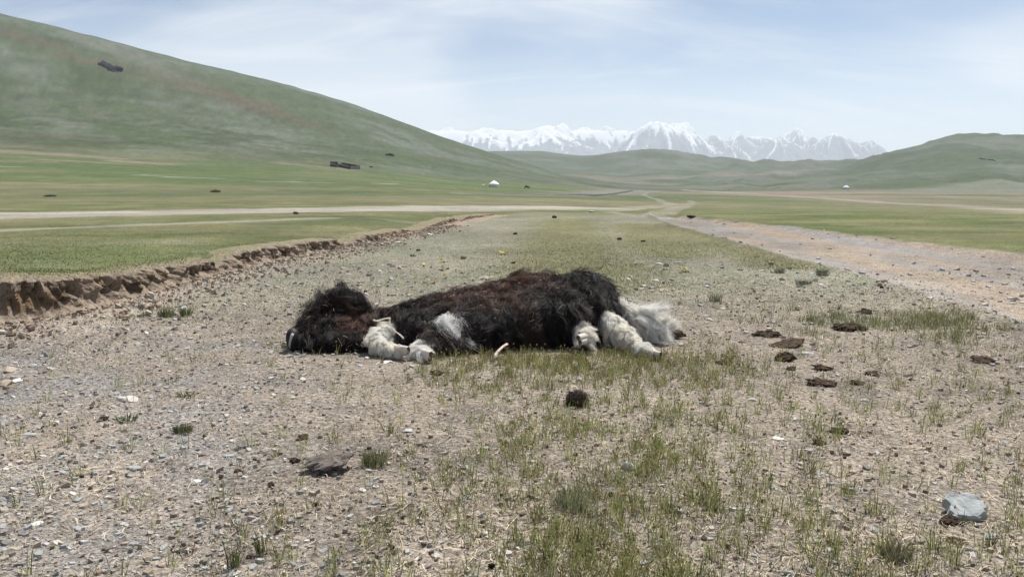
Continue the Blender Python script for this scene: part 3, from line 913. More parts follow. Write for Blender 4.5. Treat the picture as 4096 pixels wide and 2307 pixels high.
def tufts(X, Y, nb, hmin, hmax, spread, wid, lean0, lean1, cb, ct, jitter=0.2, simple=False):
    k = RNG.integers(nb[0], nb[1] + 1, len(X)); i = np.repeat(np.arange(len(X)), k); n = len(i)
    P = on_ground(X, Y)[i]
    sc = RNG.uniform(0.7, 1.25, len(X))[i]
    a = RNG.uniform(0, 2 * np.pi, n); r = spread * np.sqrt(RNG.random(n)) * sc
    P = P + np.stack([np.cos(a) * r, np.sin(a) * r, 0 * r], -1)
    H = RNG.uniform(hmin, hmax, n) * sc
    az = a + RNG.normal(0, 0.6, n)
    tone = (1 + 0.22 * RNG.standard_normal(len(X)))[i][:, None]
    return (*blades(P, H, np.full(n, wid) * RNG.uniform(0.7, 1.3, n), az, RNG.uniform(lean0, lean1, n), np.clip(jit(cb, n, jitter) * tone, .01, .8),
                    np.clip(jit(ct, n, jitter) * tone, .01, .8), simple), P, H)


G_OLIVE_B, G_OLIVE_T = (0.32, 0.32, 0.14), (0.238, 0.290, 0.088)
parts = []; heads = []
# sedge tufts over the middle of the foreground
Xp, Yp = field(16000, 1.95, 5.6, 0.72)
sdb, q, rs = masks(Xp, Yp)
cl = fbm(Xp * 2.2, Yp * 2.2, 3, 401); cl2 = fbm(Xp * 0.9, Yp * 0.9, 2, 403)
core = np.exp(-((Xp - 0.42 - 0.05 * (Yp - 3)) / (0.58 + 0.10 * (Yp - 2)))**2)
dens = core * (0.50 + 1.1 * cl) * (0.75 + 0.6 * cl2) + 0.02 + 0.12 * sstep(0.5, 1.5, Xp) * (0.5 + 1.4 * cl)
keep = (RNG.random(len(Xp)) < dens) & off_yak(Xp, Yp)
Xs, Ys = Xp[keep], Yp[keep]
v, f, c, P, H = tufts(Xs, Ys, (6, 15), 0.028, 0.098, 0.020, 0.0027, 0.12, 0.85, G_OLIVE_B, G_OLIVE_T, 0.28)
parts.append((v, f, c))
tips = v.reshape(-1, 5, 3)[:, 4]
sel = RNG.random(len(tips)) < 0.085
heads.append(tips[sel])
# low tufts in front of and round the carcass
Xp, Yp = field(1500, 4.3, 5.5, 0.24)
keep = off_yak(Xp, Yp) & (RNG.random(len(Xp)) < 0.35 + 0.6 * fbm(Xp * 2.5, Yp * 2.5, 3, 405)) & (Xp > -0.5)
v, f, c, P, H = tufts(Xp[keep], Yp[keep], (6, 12), 0.03, 0.075, 0.018, 0.003, 0.15, 0.75, (0.31, 0.30, 0.145), (0.26, 0.275, 0.115), 0.25)
parts.append((v, f, c)); t_ = v.reshape(-1, 5, 3)[:, 4]; heads.append(t_[RNG.random(len(t_)) < 0.10])
Xe, Ye = RNG.normal(0.4, 0.55, 620), RNG.normal(5.0, 0.22, 620)
ke = (Ye < 5.24) & (RNG.random(620) < 0.65 + 0.7 * fbm(Xe * 3, Ye * 3, 3, 406)) & (Xe > -0.6); Xe, Ye = Xe[ke], Ye[ke]
v, f, c, P, H = tufts(Xe, Ye, (7, 13), 0.035, 0.085, 0.02, 0.003, 0.15, 0.8, (0.31, 0.30, 0.135), (0.255, 0.275, 0.105), 0.25)
parts.append((v, f, c)); t_ = v.reshape(-1, 5, 3)[:, 4]; heads.append(t_[RNG.random(len(t_)) < 0.10])
# wispy grey grass everywhere on the open flat
Xp, Yp = field(30000, 1.95, 15, 0.76)
sdb, q, rs = masks(Xp, Yp)
gq = fbm(Xp * 1.4, Yp * 1.4, 3, 407)
st = sstep(0.2, 1.6, -Xp - 0.15 * (Yp - 2)) * (1 - sstep(4.4, 6.5, Yp))
dens = (0.16 + 0.75 * gq + 0.45 * sstep(5.0, 7.0, Yp)) * (1 - 0.75 * st)
keep = (RNG.random(len(Xp)) < dens) & (sdb < -0.25) & (q > 1.1) & off_yak(Xp, Yp)
v, f, c, P, H = tufts(Xp[keep], Yp[keep], (5, 11), 0.018, 0.05, 0.028, 0.0022, 0.3, 1.0, (0.30, 0.275, 0.19), (0.27, 0.265, 0.175), 0.22, True)
v[:, 2] += 0.002
parts.append((v, f, c))
# green grass beside the road on the right
Xp = RNG.normal(0, 0.55, 1500) ; Yp = RNG.normal(0, 0.38, 1500)
bx, by = gp(3640, 1300)
Xp = bx + Xp + 0.45 * Yp; Yp = by + Yp - 0.15 * Xp + 0.15 * bx
sdb, q, rs = masks(Xp, Yp); keep = (q > 1.12) & (rs > 0) & (RNG.random(1500) < 0.32 + 1.3 * fbm(Xp * 2.2, Yp * 2.2, 3, 408))
v, f, c, P, H = tufts(Xp[keep], Yp[keep], (6, 12), 0.04, 0.10, 0.025, 0.0032, 0.15, 0.7, (0.26, 0.26, 0.135), (0.225, 0.245, 0.11), 0.25)
parts.append((v, f, c))
Xp, Yp = field(2600, 4.2, 8.5, 0.8)
sdb, q, rs = masks(Xp, Yp)
keep = (q > 1.05) & (q < 2.2) & (rs > 0) & (RNG.random(2600) < 0.30 + 0.7 * fbm(Xp * 1.8, Yp * 1.8, 3, 409)) & (Xp > 1.3)
v, f, c, P, H = tufts(Xp[keep], Yp[keep], (6, 11), 0.03, 0.075, 0.03, 0.003, 0.2, 0.8, (0.28, 0.27, 0.165), (0.245, 0.25, 0.13), 0.25)
parts.append((v, f, c))
V, F, C_ = join(parts)
o = link("grass", np_mesh("grass", V, F, M_BLADE, True, C_, None, 0.6)); tag(o, "thin green and straw coloured grass tufts on the stony flat", "grass", None, "stuff")

# seed heads of the sedge
hp_ = np.concatenate(heads); n = len(hp_)
oc = np.array([(1, 0, 0), (0, 1, 0), (-1, 0, 0), (0, -1, 0), (0, 0, 1.5), (0, 0, -1.5)], float)
of = np.array([(0, 1, 4), (1, 2, 4), (2, 3, 4), (3, 0, 4), (1, 0, 5), (2, 1, 5), (3, 2, 5), (0, 3, 5)])
sz = RNG.uniform(0.0028, 0.0056, n)
HV_ = (hp_[:, None, :] + oc[None] * sz[:, None, None]).reshape(-1, 3)
HF_ = (np.arange(n)[:, None, None] * 6 + of[None]).reshape(-1, 3)
hc_ = np.repeat(jit((0.30, 0.215, 0.105), n, 0.25), 6, 0)
o = link("sedge_seed_heads", np_mesh("sedge_seed_heads", HV_, HF_, M_STRAW, False, hc_)); tag(o, "tiny tan seed heads on the sedge stems", "seed heads", None, "stuff")

# meadow turf on the upper level, and the grassy strip running away behind the carcass
parts = []
Xp, Yp = field(300000, 4.6, 30, 0.80, 1.35)
sdb, q, rs = masks(Xp, Yp)
pm = sstep(-0.05, 0.20, sdb + 0.30 * fbm(Xp * 2.0, Yp * 2.0, 4, 411, 0.6)) * (1 - 0.62 * sstep(11, 20, Yp)) * (0.72 + 0.6 * fbm(Xp * 0.8, Yp * 0.8, 3, 413))
rl = 1 - band(Xp, Yp, ROAD_L, 2.4, 0.2, 85, 0.5, 0.2)
rl2 = 1 - band(Xp, Yp, ROAD_L2, 0.5, 0.4, 86, 0.8, 0.5)
keep = (RNG.random(len(Xp)) < pm * rl * rl2) & (sdb > 0.06)
Xm, Ym = Xp[keep], Yp[keep]; n = len(Xm)
tone = np.clip(0.5 + 1.9 * fbm(Xm * 0.6, Ym * 0.6, 4, 415) + 0.25 * sstep(0, 1.2, np.interp(Ym, [5, 9], [1, 0])), 0, 1)[:, None]
dry = (RNG.random(n) < 0.25)[:, None]
cb = jit((0.19, 0.18, 0.085), n, 0.2)
ct = jit((0.205, 0.200, 0.085), n, 0.25) * (1 - tone) + jit((0.105, 0.145, 0.034), n, 0.25) * tone
ct = np.where(dry, jit((0.36, 0.32, 0.19), n, 0.2), ct)
Hm = RNG.uniform(0.012, 0.036, n) * (1 - 0.45 * sstep(8, 14, Ym)) * (0.8 + 0.3 * tone[:, 0])
parts.append(blades(on_turf(Xm, Ym), Hm, np.maximum(0.0032, 0.00065 * Ym) * RNG.uniform(0.7, 1.4, n), RNG.uniform(0, 6.28, n), RNG.uniform(0.45, 1.15, n), cb, ct, True))
Xp, Yp = field(230000, 6.3, 27, 0.50, 1.35)
sdb, q, rs = masks(Xp, Yp)
stf = np.maximum(band(Xp, Yp, STRIP, 0.95, 0.7, 141, 0.9, 0.5), band(Xp, Yp, [gp(2680, 1010), gp(2560, 900)], 0.85, 0.8, 142, 0.8, 0.5))
stf = np.maximum(stf, band(Xp, Yp, [gp(3150, 1060), gp(2800, 960), gp(2640, 905)], 0.5, 0.9, 143, 0.9, 0.7))
pk = np.clip(0.85 * stf + 0.22 * sstep(9, 16, Yp) + 0.10 + 0.25 * fbm(Xp * 1.2, Yp * 1.2, 3, 417), 0, 1) * (sdb < -0.2) * (q > 1.08) * (1 - 0.6 * sstep(12, 20, Yp))
keep = (RNG.random(len(Xp)) < pk) & off_yak(Xp, Yp)
Xm, Ym, sf = Xp[keep], Yp[keep], stf[keep][:, None]; n = len(Xm)
cb = jit((0.26, 0.235, 0.15), n, 0.2)
ct = jit((0.235, 0.225, 0.100), n, 0.22) * sf + jit((0.26, 0.26, 0.19), n, 0.2) * (1 - sf)
ct = np.where((RNG.random(n) < 0.22)[:, None], jit((0.31, 0.275, 0.18), n, 0.2), ct)
parts.append(blades(on_ground(Xm, Ym), RNG.uniform(0.014, 0.045, n) * (1 - 0.45 * sstep(9, 16, Ym)), np.maximum(0.0030, 0.0006 * Ym) * RNG.uniform(0.7, 1.4, n), RNG.uniform(0, 6.28, n), RNG.uniform(0.4, 1.1, n), cb, ct, True))
# turf across the right-hand road
Xp, Yp = field(120000, 6.5, 30, 0.85, 1.3)
sdb, q, rs = masks(Xp, Yp)
keep = (rs < 0) & (q > 1.05) & (RNG.random(len(Xp)) < (0.75 + 0.4 * fbm(Xp * 0.7, Yp * 0.7, 3, 419)) * (1 - 0.62 * sstep(11, 20, Yp)))
Xm, Ym = Xp[keep], Yp[keep]; n = len(Xm)
cb = jit((0.22, 0.21, 0.11), n, 0.2); ct = jit((0.165, 0.185, 0.070), n, 0.22)
ct = np.where((RNG.random(n) < 0.2)[:, None], jit((0.27, 0.245, 0.15), n, 0.2), ct)
parts.append(blades(on_ground(Xm, Ym), RNG.uniform(0.012, 0.036, n) * (1 - 0.45 * sstep(9, 16, Ym)), np.maximum(0.0032, 0.0006 * Ym) * RNG.uniform(0.7, 1.4, n), RNG.uniform(0, 6.28, n), RNG.uniform(0.45, 1.15, n), cb, ct, True))
V, F, C_ = join(parts)
o = link("meadow_turf", np_mesh("meadow_turf", V, F, M_BLADE, True, C_, None, 0.75)); tag(o, "short green turf of the meadow and the grassy strip", "turf", None, "stuff")

# dry straw lying about
def strands(X, Y, L, W, col, lift=0.006):
    n = len(X); az = RNG.uniform(0, 6.28, n); cv = RNG.normal(0, 0.28, n); K = 5
    t = np.linspace(0, 1, K)[None, :]
    ang = az[:, None] + cv[:, None] * (t - 0.5) * 2
    px = X[:, None] + L[:, None] * (t - 0.5) * np.cos(ang); py = Y[:, None] + L[:, None] * (t - 0.5) * np.sin(ang)
    pz = z_near(px, py) + 0.003 + lift * np.abs(np.sin(t * 3.1 + az[:, None])) * RNG.random((n, 1)) * 2
    sx = -np.sin(ang) * W[:, None] * 0.5; sy = np.cos(ang) * W[:, None] * 0.5
    A = np.stack([px - sx, py - sy, pz], -1); B = np.stack([px + sx, py + sy, pz + W[:, None] * 0.3], -1)
    V = np.stack([A, B], 2).reshape(-1, 3)
    b = (np.arange(n) * 2 * K)[:, None]; F = []
    for k in range(K - 1):
        F.append(b + np.array([[2 * k, 2 * k + 1, 2 * k + 3]])); F.append(b + np.array([[2 * k, 2 * k + 3, 2 * k + 2]]))
    return V, np.concatenate(F), np.repeat(col, 2 * K, 0)


Xp, Yp = field(42000, 1.95, 9.5, 0.74)
sdb, q, rs = masks(Xp, Yp)
keep = (sdb < -0.1) & (q > 1.05) & off_yak(Xp, Yp) & (RNG.random(len(Xp)) < np.where(Xp > -0.4, 0.75, 0.28) * (0.6 + 0.8 * fbm(Xp * 1.5, Yp * 1.5, 2, 421)))
Xs, Ys = Xp[keep], Yp[keep]; n = len(Xs)
V, F, C_ = strands(Xs, Ys, RNG.gamma(2.0, 0.016, n) + 0.012, RNG.uniform(0.0010, 0.0024, n) * np.maximum(1, Ys / 4), jit((0.50, 0.43, 0.30), n, 0.2))
o = link("straw_litter", np_mesh("straw_litter", V, F, M_STRAW, True, C_)); tag(o, "dry pale straw scattered over the soil", "straw", None, "stuff")

# gravel and crumbs of soil
def chips(X, Y, R_, thick, col, zoff=0.0):
    n = len(X); k = 6
    a = (np.arange(k)[None, :] + RNG.uniform(-0.3, 0.3, (n, k))) * 2 * np.pi / k + RNG.uniform(0, 6.28, (n, 1))
    rr = R_[:, None] * RNG.uniform(0.65, 1.15, (n, k)); el = RNG.uniform(0.55, 1.0, n)[:, None]; ro = RNG.uniform(0, 3.14, n)[:, None]
    lx, ly = rr * np.cos(a), rr * np.sin(a) * el
    gx, gy = lx * np.cos(ro) - ly * np.sin(ro), lx * np.sin(ro) + ly * np.cos(ro)
    til = RNG.normal(0, 0.22, (n, 2))
    z0 = (z_near(X, Y) + zoff)[:, None]
    tz = thick[:, None] + til[:, :1] * gx + til[:, 1:] * gy
    bot = np.stack([X[:, None] + gx * 1.05, Y[:, None] + gy * 1.05, z0 + np.minimum(tz - thick[:, None], 0) * 0.6 - 0.004 + 0 * gx], -1)
    top = np.stack([X[:, None] + gx * 0.88, Y[:, None] + gy * 0.88, z0 + np.maximum(tz, 0.001)], -1)
    V = np.concatenate([bot, top], 1).reshape(-1, 3)
    f = []
    for i in range(k):
        j = (i + 1) % k; f += [(i, j, k + j), (i, k + j, k + i)]
    for i in range(1, k - 1): f.append((k, k + i, k + i + 1))
    F = (np.arange(n)[:, None, None] * 2 * k + np.array(f)[None]).reshape(-1, 3)
    return V, F, np.repeat(col, 2 * k, 0)


def chip_cols(n):
    pal = np.array([(0.30, 0.312, 0.308), (0.39, 0.39, 0.375), (0.37, 0.32, 0.26), (0.20, 0.205, 0.205), (0.52, 0.495, 0.45), (0.28, 0.23, 0.18)])
    return jit((1, 1, 1), n, 0.12) * pal[RNG.choice(6, n, p=[.20, .24, .27, .10, .12, .07])]


parts = []
Xp, Yp = field(115000, 1.9, 11, 0.76, 1.2)
sdb, q, rs = masks(Xp, Yp)
st = sstep(0.0, 1.5, -Xp - 0.10 * (Yp - 2) + 0.6 * fbm(Xp, Yp, 2, 423)) * (1 - 0.6 * sstep(4.6, 7, Yp))
dens = 0.24 + 0.72 * st + 0.35 * np.exp(-((q - 1.15) / 0.25)**2)
keep = (RNG.random(len(Xp)) < dens) & (sdb < 0.0) & off_yak(Xp, Yp)
Xs, Ys = Xp[keep], Yp[keep]; n = len(Xs)
Rc = np.minimum(0.0019 * (1 - RNG.random(n))**(-0.56), 0.017) * np.maximum(1, Ys / 4.0)
parts.append(chips(Xs, Ys, Rc, Rc * RNG.uniform(0.25, 0.6, n), chip_cols(n)))
# stones over the right-hand road
Xp, Yp = field(9000, 4.5, 24, 0.80, 1.0); sdb, q, rs = masks(Xp, Yp)
keep = (q < 1.05) & (RNG.random(len(Xp)) < 0.22 + 0.5 * np.exp(-((q - 0.95) / 0.2)**2)); Xs, Ys = Xp[keep], Yp[keep]; n = len(Xs)
Rc = np.minimum(0.0035 * (1 - RNG.random(n))**(-0.55), 0.03) * np.maximum(1, Ys / 7)
parts.append(chips(Xs, Ys, Rc, Rc * RNG.uniform(0.25, 0.6, n), chip_cols(n)))
# talus below the bank
ar_ = RNG.uniform(0, 16, 3600); d_ = -np.abs(RNG.normal(0, 0.30, 3600)) + 0.02
Xs = np.interp(ar_, ss_, tx) + np.interp(ar_, ss_, nxm) * d_; Ys = np.interp(ar_, ss_, ty) + np.interp(ar_, ss_, nym) * d_; n = 3600
Rc = np.minimum(0.006 * (1 - RNG.random(n))**(-0.5), 0.03)
parts.append(chips(Xs, Ys, Rc, Rc * RNG.uniform(0.4, 0.8, n), np.where((RNG.random(n) < 0.8)[:, None], jit((0.275, 0.215, 0.160), n, 0.25), jit((0.36, 0.33, 0.29), n, 0.15)), 0.012))
# soil crumbs
Xp, Yp = field(40000, 1.9, 9, 0.74, 1.1); sdb, q, rs = masks(Xp, Yp)
keep = (sdb < -0.1) & (q > 1.05) & off_yak(Xp, Yp) & (RNG.random(len(Xp)) < 0.55 + 0.7 * fbm(Xp * 1.7, Yp * 1.7, 3, 425)); Xs, Ys = Xp[keep], Yp[keep]; n = len(Xs)
Rc = np.minimum(0.0022 * (1 - RNG.random(n))**(-0.5), 0.012) * np.maximum(1, Ys / 5)
parts.append(chips(Xs, Ys, Rc, Rc * RNG.uniform(0.6, 1.0, n), jit((0.225, 0.188, 0.150), n, 0.35)))
V, F, C_ = join(parts)
o = link("gravel", np_mesh("gravel", V, F, M_CHIP, False, C_)); tag(o, "fine slate gravel and crumbs strewn over the ground", "gravel", None, "stuff")

# ------------------------------------------------------------------ stones, dung
def hull_mesh(name, seed, sx, sy, sz, mat, npts=18, bevel=True):
    r = random.Random(seed); bm = bmesh.new()
    for _ in range(npts):
        v = Vector((r.gauss(0, 1), r.gauss(0, 1), r.gauss(0, 1))).normalized() * r.uniform(0.82, 1.05)
        bm.verts.new((v.x * sx, v.y * sy, max(v.z, -0.55) * sz))
    res = bmesh.ops.convex_hull(bm, input=bm.verts)
    bmesh.ops.delete(bm, geom=[g_ for g_ in res["geom_interior"] if isinstance(g_, bmesh.types.BMVert)], context='VERTS')
    if bevel:
        bmesh.ops.bevel(bm, geom=list(bm.edges), offset=min(sx, sy, sz) * 0.13, segments=1, affect='EDGES', clamp_overlap=True)
    me = bpy.data.meshes.new(name); bm.to_mesh(me); bm.free()
    me.materials.append(mat)
    return me


def slab_mesh(name, seed, sx, sy, th, mat, rag=0.3, layers=2):
    """ragged flat cake: layered outline with a crumbling edge"""
    rng = np.random.default_rng(seed); k = 34; rings = []
    a = np.linspace(0, 2 * np.pi, k, endpoint=False)
    for li, (zz, sc) in enumerate([(-0.2, 0.90), (0.12, 1.0), (0.30, 0.93), (0.42, 1.02), (0.75, 0.94), (0.95, 0.72), (1.02, 0.35)]):
        rad = sc * (1 + rag * fbm(np.cos(a) * 1.6 + seed, np.sin(a) * 1.6 + zz * 0.9, 4, seed % 50) + 0.07 * rng.standard_normal(k))
        z_ = zz * th * (1 + 0.35 * fbm(np.cos(a) * 1.3 * sc + seed, np.sin(a) * 1.3 * sc, 2, 9)) if zz > 0 else np.full(k, zz * th)
        z_ = z_ + (0.10 * th * rng.standard_normal(k) if zz > 0 else 0)
        rings.append(np.stack([np.cos(a) * rad * sx, np.sin(a) * rad * sy, z_], -1))
    V = np.concatenate(rings + [np.array([[0, 0, th * 0.98]])]); n = len(rings); F = []
    for i in range(n - 1):
        for j in range(k):
            jj = (j + 1) % k; F += [(i * k + j, i * k + jj, (i + 1) * k + jj), (i * k + j, (i + 1) * k + jj, (i + 1) * k + j)]
    for j in range(k): F.append(((n - 1) * k + j, (n - 1) * k + (j + 1) % k, n * k))
    return np_mesh(name, V, np.array(F), mat, False)


def put(name, me, x, y, label, cat, group=None, rz=None, tilt=(0, 0), dz=0.0):
    X_, Y_ = gp(x, y)
    z_ = zat(X_, Y_)
    if z_ > 0.02 or z_ < -0.02:                       # second pass on uneven ground
        X_, Y_ = gp(x, y, z_); z_ = zat(X_, Y_)
    o = link(name, me, None, (X_, Y_, z_ + dz))
    o.rotation_euler = (tilt[0], tilt[1], random.uniform(0, 6.28) if rz is None else rz)
    tag(o, label, cat, group)
    return o


def px_m(w, x, y):
    X_, Y_ = gp(x, y)
    return w * Y_ / FPX


STONES = [
    (513, 1600, 92, .62, .42, M_WHITE, "white blocky stone on the bare ground left of the carcass"),
    (116, 1738, 60, .7, .25, M_SLATE, "flat pale slate slab near the left edge"),
    (532, 1878, 76, .6, .28, M_SLATE, "long flat blue grey slate, widest on the gravelly left foreground"),
    (918, 1826, 58, .6, .32, M_SLATE, "grey slate left of the bleached dung slab, beside dry straw"),
    (363, 1945, 48, .8, .4, M_TAN, "rounded pinkish stone among the left slate gravel"),
    (255, 1899, 46, .7, .4, M_SLATE, "dark blue slate chip above the pinkish stone"),
    (313, 2005, 46, .7, .35, M_SLATE, "blue slate chip just below the pinkish stone"),
    (535, 2180, 46, .8, .42, M_SLATE, "pointed blue slate at the lower left"),
    (150, 2096, 62, .7, .3, M_WHITE, "flat pale stone low at the left edge"),
    (980, 1913, 30, .8, .5, M_GREYST, "small pale pebble below the grey slate beside straw"),
    (789, 1930, 40, .8, .45, M_WHITE, "small white angular stone in the left foreground"),
    (1125, 1478, 42, .5, .3, M_GREYST, "pale flat pebble in front of the dead yak's head"),
    (461, 2126, 46, .6, .3, M_SLATE, "thin slate flake left of the pointed blue slate"),
    (1308, 2274, 32, .8, .3, M_SLATE, "slate flake at the bottom edge left of the sedge"),
    (12, 2198, 42, .8, .4, M_SLATE, "slate piece cut by the left edge near the bottom corner"),
    (2511, 1872, 66, .75, .95, M_GREYST, "upright pointed grey stone standing among the sedge"),
    (1637, 1724, 56, .7, .22, M_GREYST, "pale flat stone half sunk beside bare soil"),
    (1900, 2291, 62, .7, .3, M_GREYST, "pale stone at the bottom edge below the sedge"),
    (3012, 1601, 46, .7, .5, M_GREYST, "grey angular stone right of the fur clump"),
    (3461, 1602, 48, .7, .4, M_GREYST, "pale stone below the row of dark dung cakes"),
    (3109, 1756, 56, .8, .35, M_WHITE, "cream flat stone on the dry right foreground"),
    (3452, 1772, 38, .7, .3, M_SLATE, "narrow bluish stone beside crumbled dung on the right"),
    (3239, 1800, 44, .7, .35, M_GREYST, "pale oval stone below the crumbled brown dung"),
    (3140, 1945, 46, .8, .5, M_TAN, "two toned tan stone in dry straw"),
    (3281, 1897, 50, .6, .3, M_SLATE, "slanting pale slate in dry straw on the right"),
    (3428, 1958, 46, .7, .3, M_GREYST, "pale grey flake left of the big blue rock"),
    (3493, 2116, 50, .9, .5, M_GREYST, "grey stone half hidden by grass, lower left of the big blue rock"),
    (3325, 2201, 60, .75, .4, M_WHITE, "whitish flat stone near the bottom right"),
    (3150, 2290, 78, .6, .5, M_SLATE, "dark speckled slate poking in at the bottom edge"),
    (3960, 2132, 82, .7, .3, M_SLATE, "flat grey slate just right of the big blue rock"),
    (3221, 1413, 84, .45, .16, M_SLATE, "thin pale green slate flake beside the dung heap"),
    (1545, 1450, 52, .7, .4, M_WHITE, "white stone in front of the folded front leg"),
    (3384, 1086, 46, .7, .6, M_TAN, "brown clod of rock at the edge of the road"),
    (3753, 1193, 34, .8, .6, M_GREYST, "grey stone at the road verge on the right"),
    (2623, 1123, 46, .6, .35, M_WHITE, "white stone behind the rump on the right"),
    (2713, 1053, 32, .6, .4, M_WHITE, "pale stone furthest back right of the grassy strip"),
    (2638, 1060, 34, .6, .4, M_WHITE, "pale stone just left of its twin behind the rump"),
    (2575, 1148, 34, .8, .5, M_GREYST, "brownish grey pebble close behind the rump"),
    (1799, 877, 38, .5, .4, M_WHITE, "long white stone on top of the far end of the bank"),
    (1718, 940, 30, .5, .4, M_WHITE, "white stone below the far part of the bank"),
    (1589, 973, 30, .5, .4, M_WHITE, "white stone at the foot of the bank midway"),
    (1561, 1087, 30, .6, .4, M_GREYST, "pale stone on the flat above the dead yak's head"),
    (2366, 844, 30, .6, .5, M_WHITE, "white boulder beside the wheel tracks far back"),
    (30, 1478, 80, .8, .5, M_TAN, "tan clod in the rubble at the left edge, above its neighbours"),
    (75, 1520, 60, .8, .5, M_WHITE, "pale stone in the rubble pile at the left edge"),
    (20, 1535, 66, .9, .6, M_TAN, "lowest tan clod of the rubble pile at the left edge"),
    (128, 1462, 44, .8, .5, M_GREYST, "grey stone right of the rubble pile at the left edge"),
    (250, 1330, 46, .8, .6, M_TAN, "fallen clod at the foot of the bank on the left"),
    (3050, 1085, 26, .7, .4, M_WHITE, "small pale stone between yellow flowers and the road"),
]
for i, (x, y, w, ey, ez, m, lb) in enumerate(STONES):
    s = px_m(w, x, y) * 0.54
    put("stone", hull_mesh("stone", 500 + i, s, s * ey * 1.1, s * ez * 0.9, m), x, y, lb, "stone", None, random.uniform(-0.35, 0.35), (random.uniform(-.1, .1), random.uniform(-.1, .1)), s * ez * 0.15)
# big pale rock resting on a dung cake, with a pitted top
s = px_m(168, 3850, 2040) * 0.52
bm = bmesh.new(); r_ = random.Random(12)
out = [(-0.95, -0.25), (-0.80, -0.62), (-0.35, -0.82), (0.20, -0.95), (0.72, -0.78), (1.0, -0.40), (0.86, 0.05), (0.95, 0.35), (0.62, 0.78), (0.10, 0.70), (-0.30, 0.92), (-0.72, 0.62), (-0.62, 0.20)]
rings_ = []
for zz, sc in ((-0.34, 0.90), (-0.10, 1.0), (0.12, 0.97), (0.22, 0.86)):
    rings_.append([bm.verts.new((x_ * sc * s * r_.uniform(.95, 1.05), y_ * sc * s * 0.92 * r_.uniform(.95, 1.05), (zz + r_.uniform(-.05, .05) + 0.06 * x_) * s)) for x_, y_ in out])
for ra_, rb_ in zip(rings_[:-1], rings_[1:]):
    for i in range(len(out)):
        j = (i + 1) % len(out); bm.faces.new((ra_[i], ra_[j], rb_[j], rb_[i]))
bm.faces.new(rings_[-1]); bm.faces.new(rings_[0][::-1])
bmesh.ops.triangulate(bm, faces=bm.faces[:])
bmesh.ops.subdivide_edges(bm, edges=bm.edges[:], cuts=2, use_grid_fill=True)
for v in bm.verts:
    nn = float(fbm(np.array([v.co.x / s * 2.4 + v.co.z / s]), np.array([v.co.y / s * 2.4]), 4, 77)[0]); v.co += Vector((0.05, 0.05, 0.13)) * (nn * s)
me = bpy.data.meshes.new("stone"); bm.to_mesh(me); bm.free(); me.materials.append(M_BLUEROCK)
put("stone", me, 3852, 2052, "big pale blue rock, the largest stone, at the lower right", "stone", None, 0.1, (0.42, -0.10), s * 0.42)

DUNG = [
    (3059, 1344, 100, .55, .30, "ragged dung cake nearest the tail in the right-hand row"),
    (3146, 1384, 135, .6, .22, "widest flat dung cake in the dung heap"),
    (3140, 1440, 78, .7, .55, "thick dark dung lump below the widest cake"),
    (3390, 1322, 128, .6, .30, "long dark dung cake beside the green roadside grass"),
    (3465, 1256, 48, .7, .6, "small dark dung lump at the edge of the roadside grass"),
    (3166, 1476, 38, .8, .5, "little dark dung crumb under the thick lump"),
    (3287, 1476, 74, .6, .35, "upper of two dark dung cakes below the slate flake"),
    (3287, 1542, 98, .7, .35, "lower, larger of two stacked-looking dung cakes below the slate flake"),
    (3434, 1536, 68, .6, .25, "flat curled dung cake right of the larger one"),
    (3487, 1498, 58, .7, .35, "crumbling brown dung further right in the row"),
    (2672, 1352, 112, .45, .40, "dark flat dung slab under the end of the white tail"),
    (2885, 1453, 52, .6, .35, "small dark dung patch in grass right of the hind hoof"),
    (3930, 1450, 82, .7, .3, "dung cake near the right edge in thin grass"),
    (3278, 1774, 56, .7, .5, "brown crumbled dung above the pale oval stone"),
    (3352, 1730, 72, .6, .35, "brown crumbled dung on the dry right foreground"),
    (3824, 2156, 82, .6, .25, "brown dung patch below the big blue rock"),
    (3805, 2078, 86, .6, .40, "dung cake squeezed under the big blue rock"),
    (2335, 1402, 26, .8, .6, "small dark dropping under the hind hooves"),
    (416, 1678, 34, .8, .6, "dark dropping below the white blocky stone"),
    (1210, 1760, 56, .7, .4, "dark crumbling dung near bare soil in the left centre"),
    (1180, 1850, 40, .8, .6, "dark dropping left of the bleached dung slab"),
    (950, 1892, 34, .7, .5, "dark dropping beside the small pale pebble"),
    (1085, 1945, 26, .9, .8, "round black dropping below the bleached dung slab"),
    (1750, 1496, 52, .7, .4, "brown dropping in front of the front hooves"),
    (1182, 863, 26, .7, .8, "dark dung heap on the far meadow left"),
    (2218, 873, 26, .8, .8, "black dung heap on the far grass behind the rump"),
    (2061, 937, 22, .8, .8, "dark dropping on the flat beyond the yellow flowers"),
    (1673, 1003, 22, .8, .7, "dark dropping between the bank and the flowers"),
    (2477, 961, 24, .8, .8, "dark dropping right of the grassy strip"),
    (2574, 967, 26, .6, .6, "dark dropping by the road side of the grassy strip"),
    (2767, 876, 50, .4, .5, "dark heap on the road far back"),
    (2054, 1054, 22, .8, .7, "dark dropping close behind the carcass"),
]
for i, (x, y, w, ey, ez, lb) in enumerate(DUNG):
    s = px_m(w, x, y) * (0.5 if y > 1100 else 0.34)
    put("dung", slab_mesh("dung", 700 + i, s, s * max(ey, .55) * 1.15, s * ez * 0.9, M_DUNG, 0.95), x, y, lb, "dung", None, random.uniform(-0.5, 0.5), (random.uniform(0, .28), random.uniform(-.2, .2)), s * ez * 0.25)
s = px_m(190, 1320, 1880) * 0.5
put("dung", slab_mesh("dung", 790, s, s * 0.66, s * 0.24, M_DUNG_G, 0.45), 1318, 1885, "grey bleached dung slab lying tilted in the centre left", "dung", None, 0.25, (0.16, -0.12), 0.03)

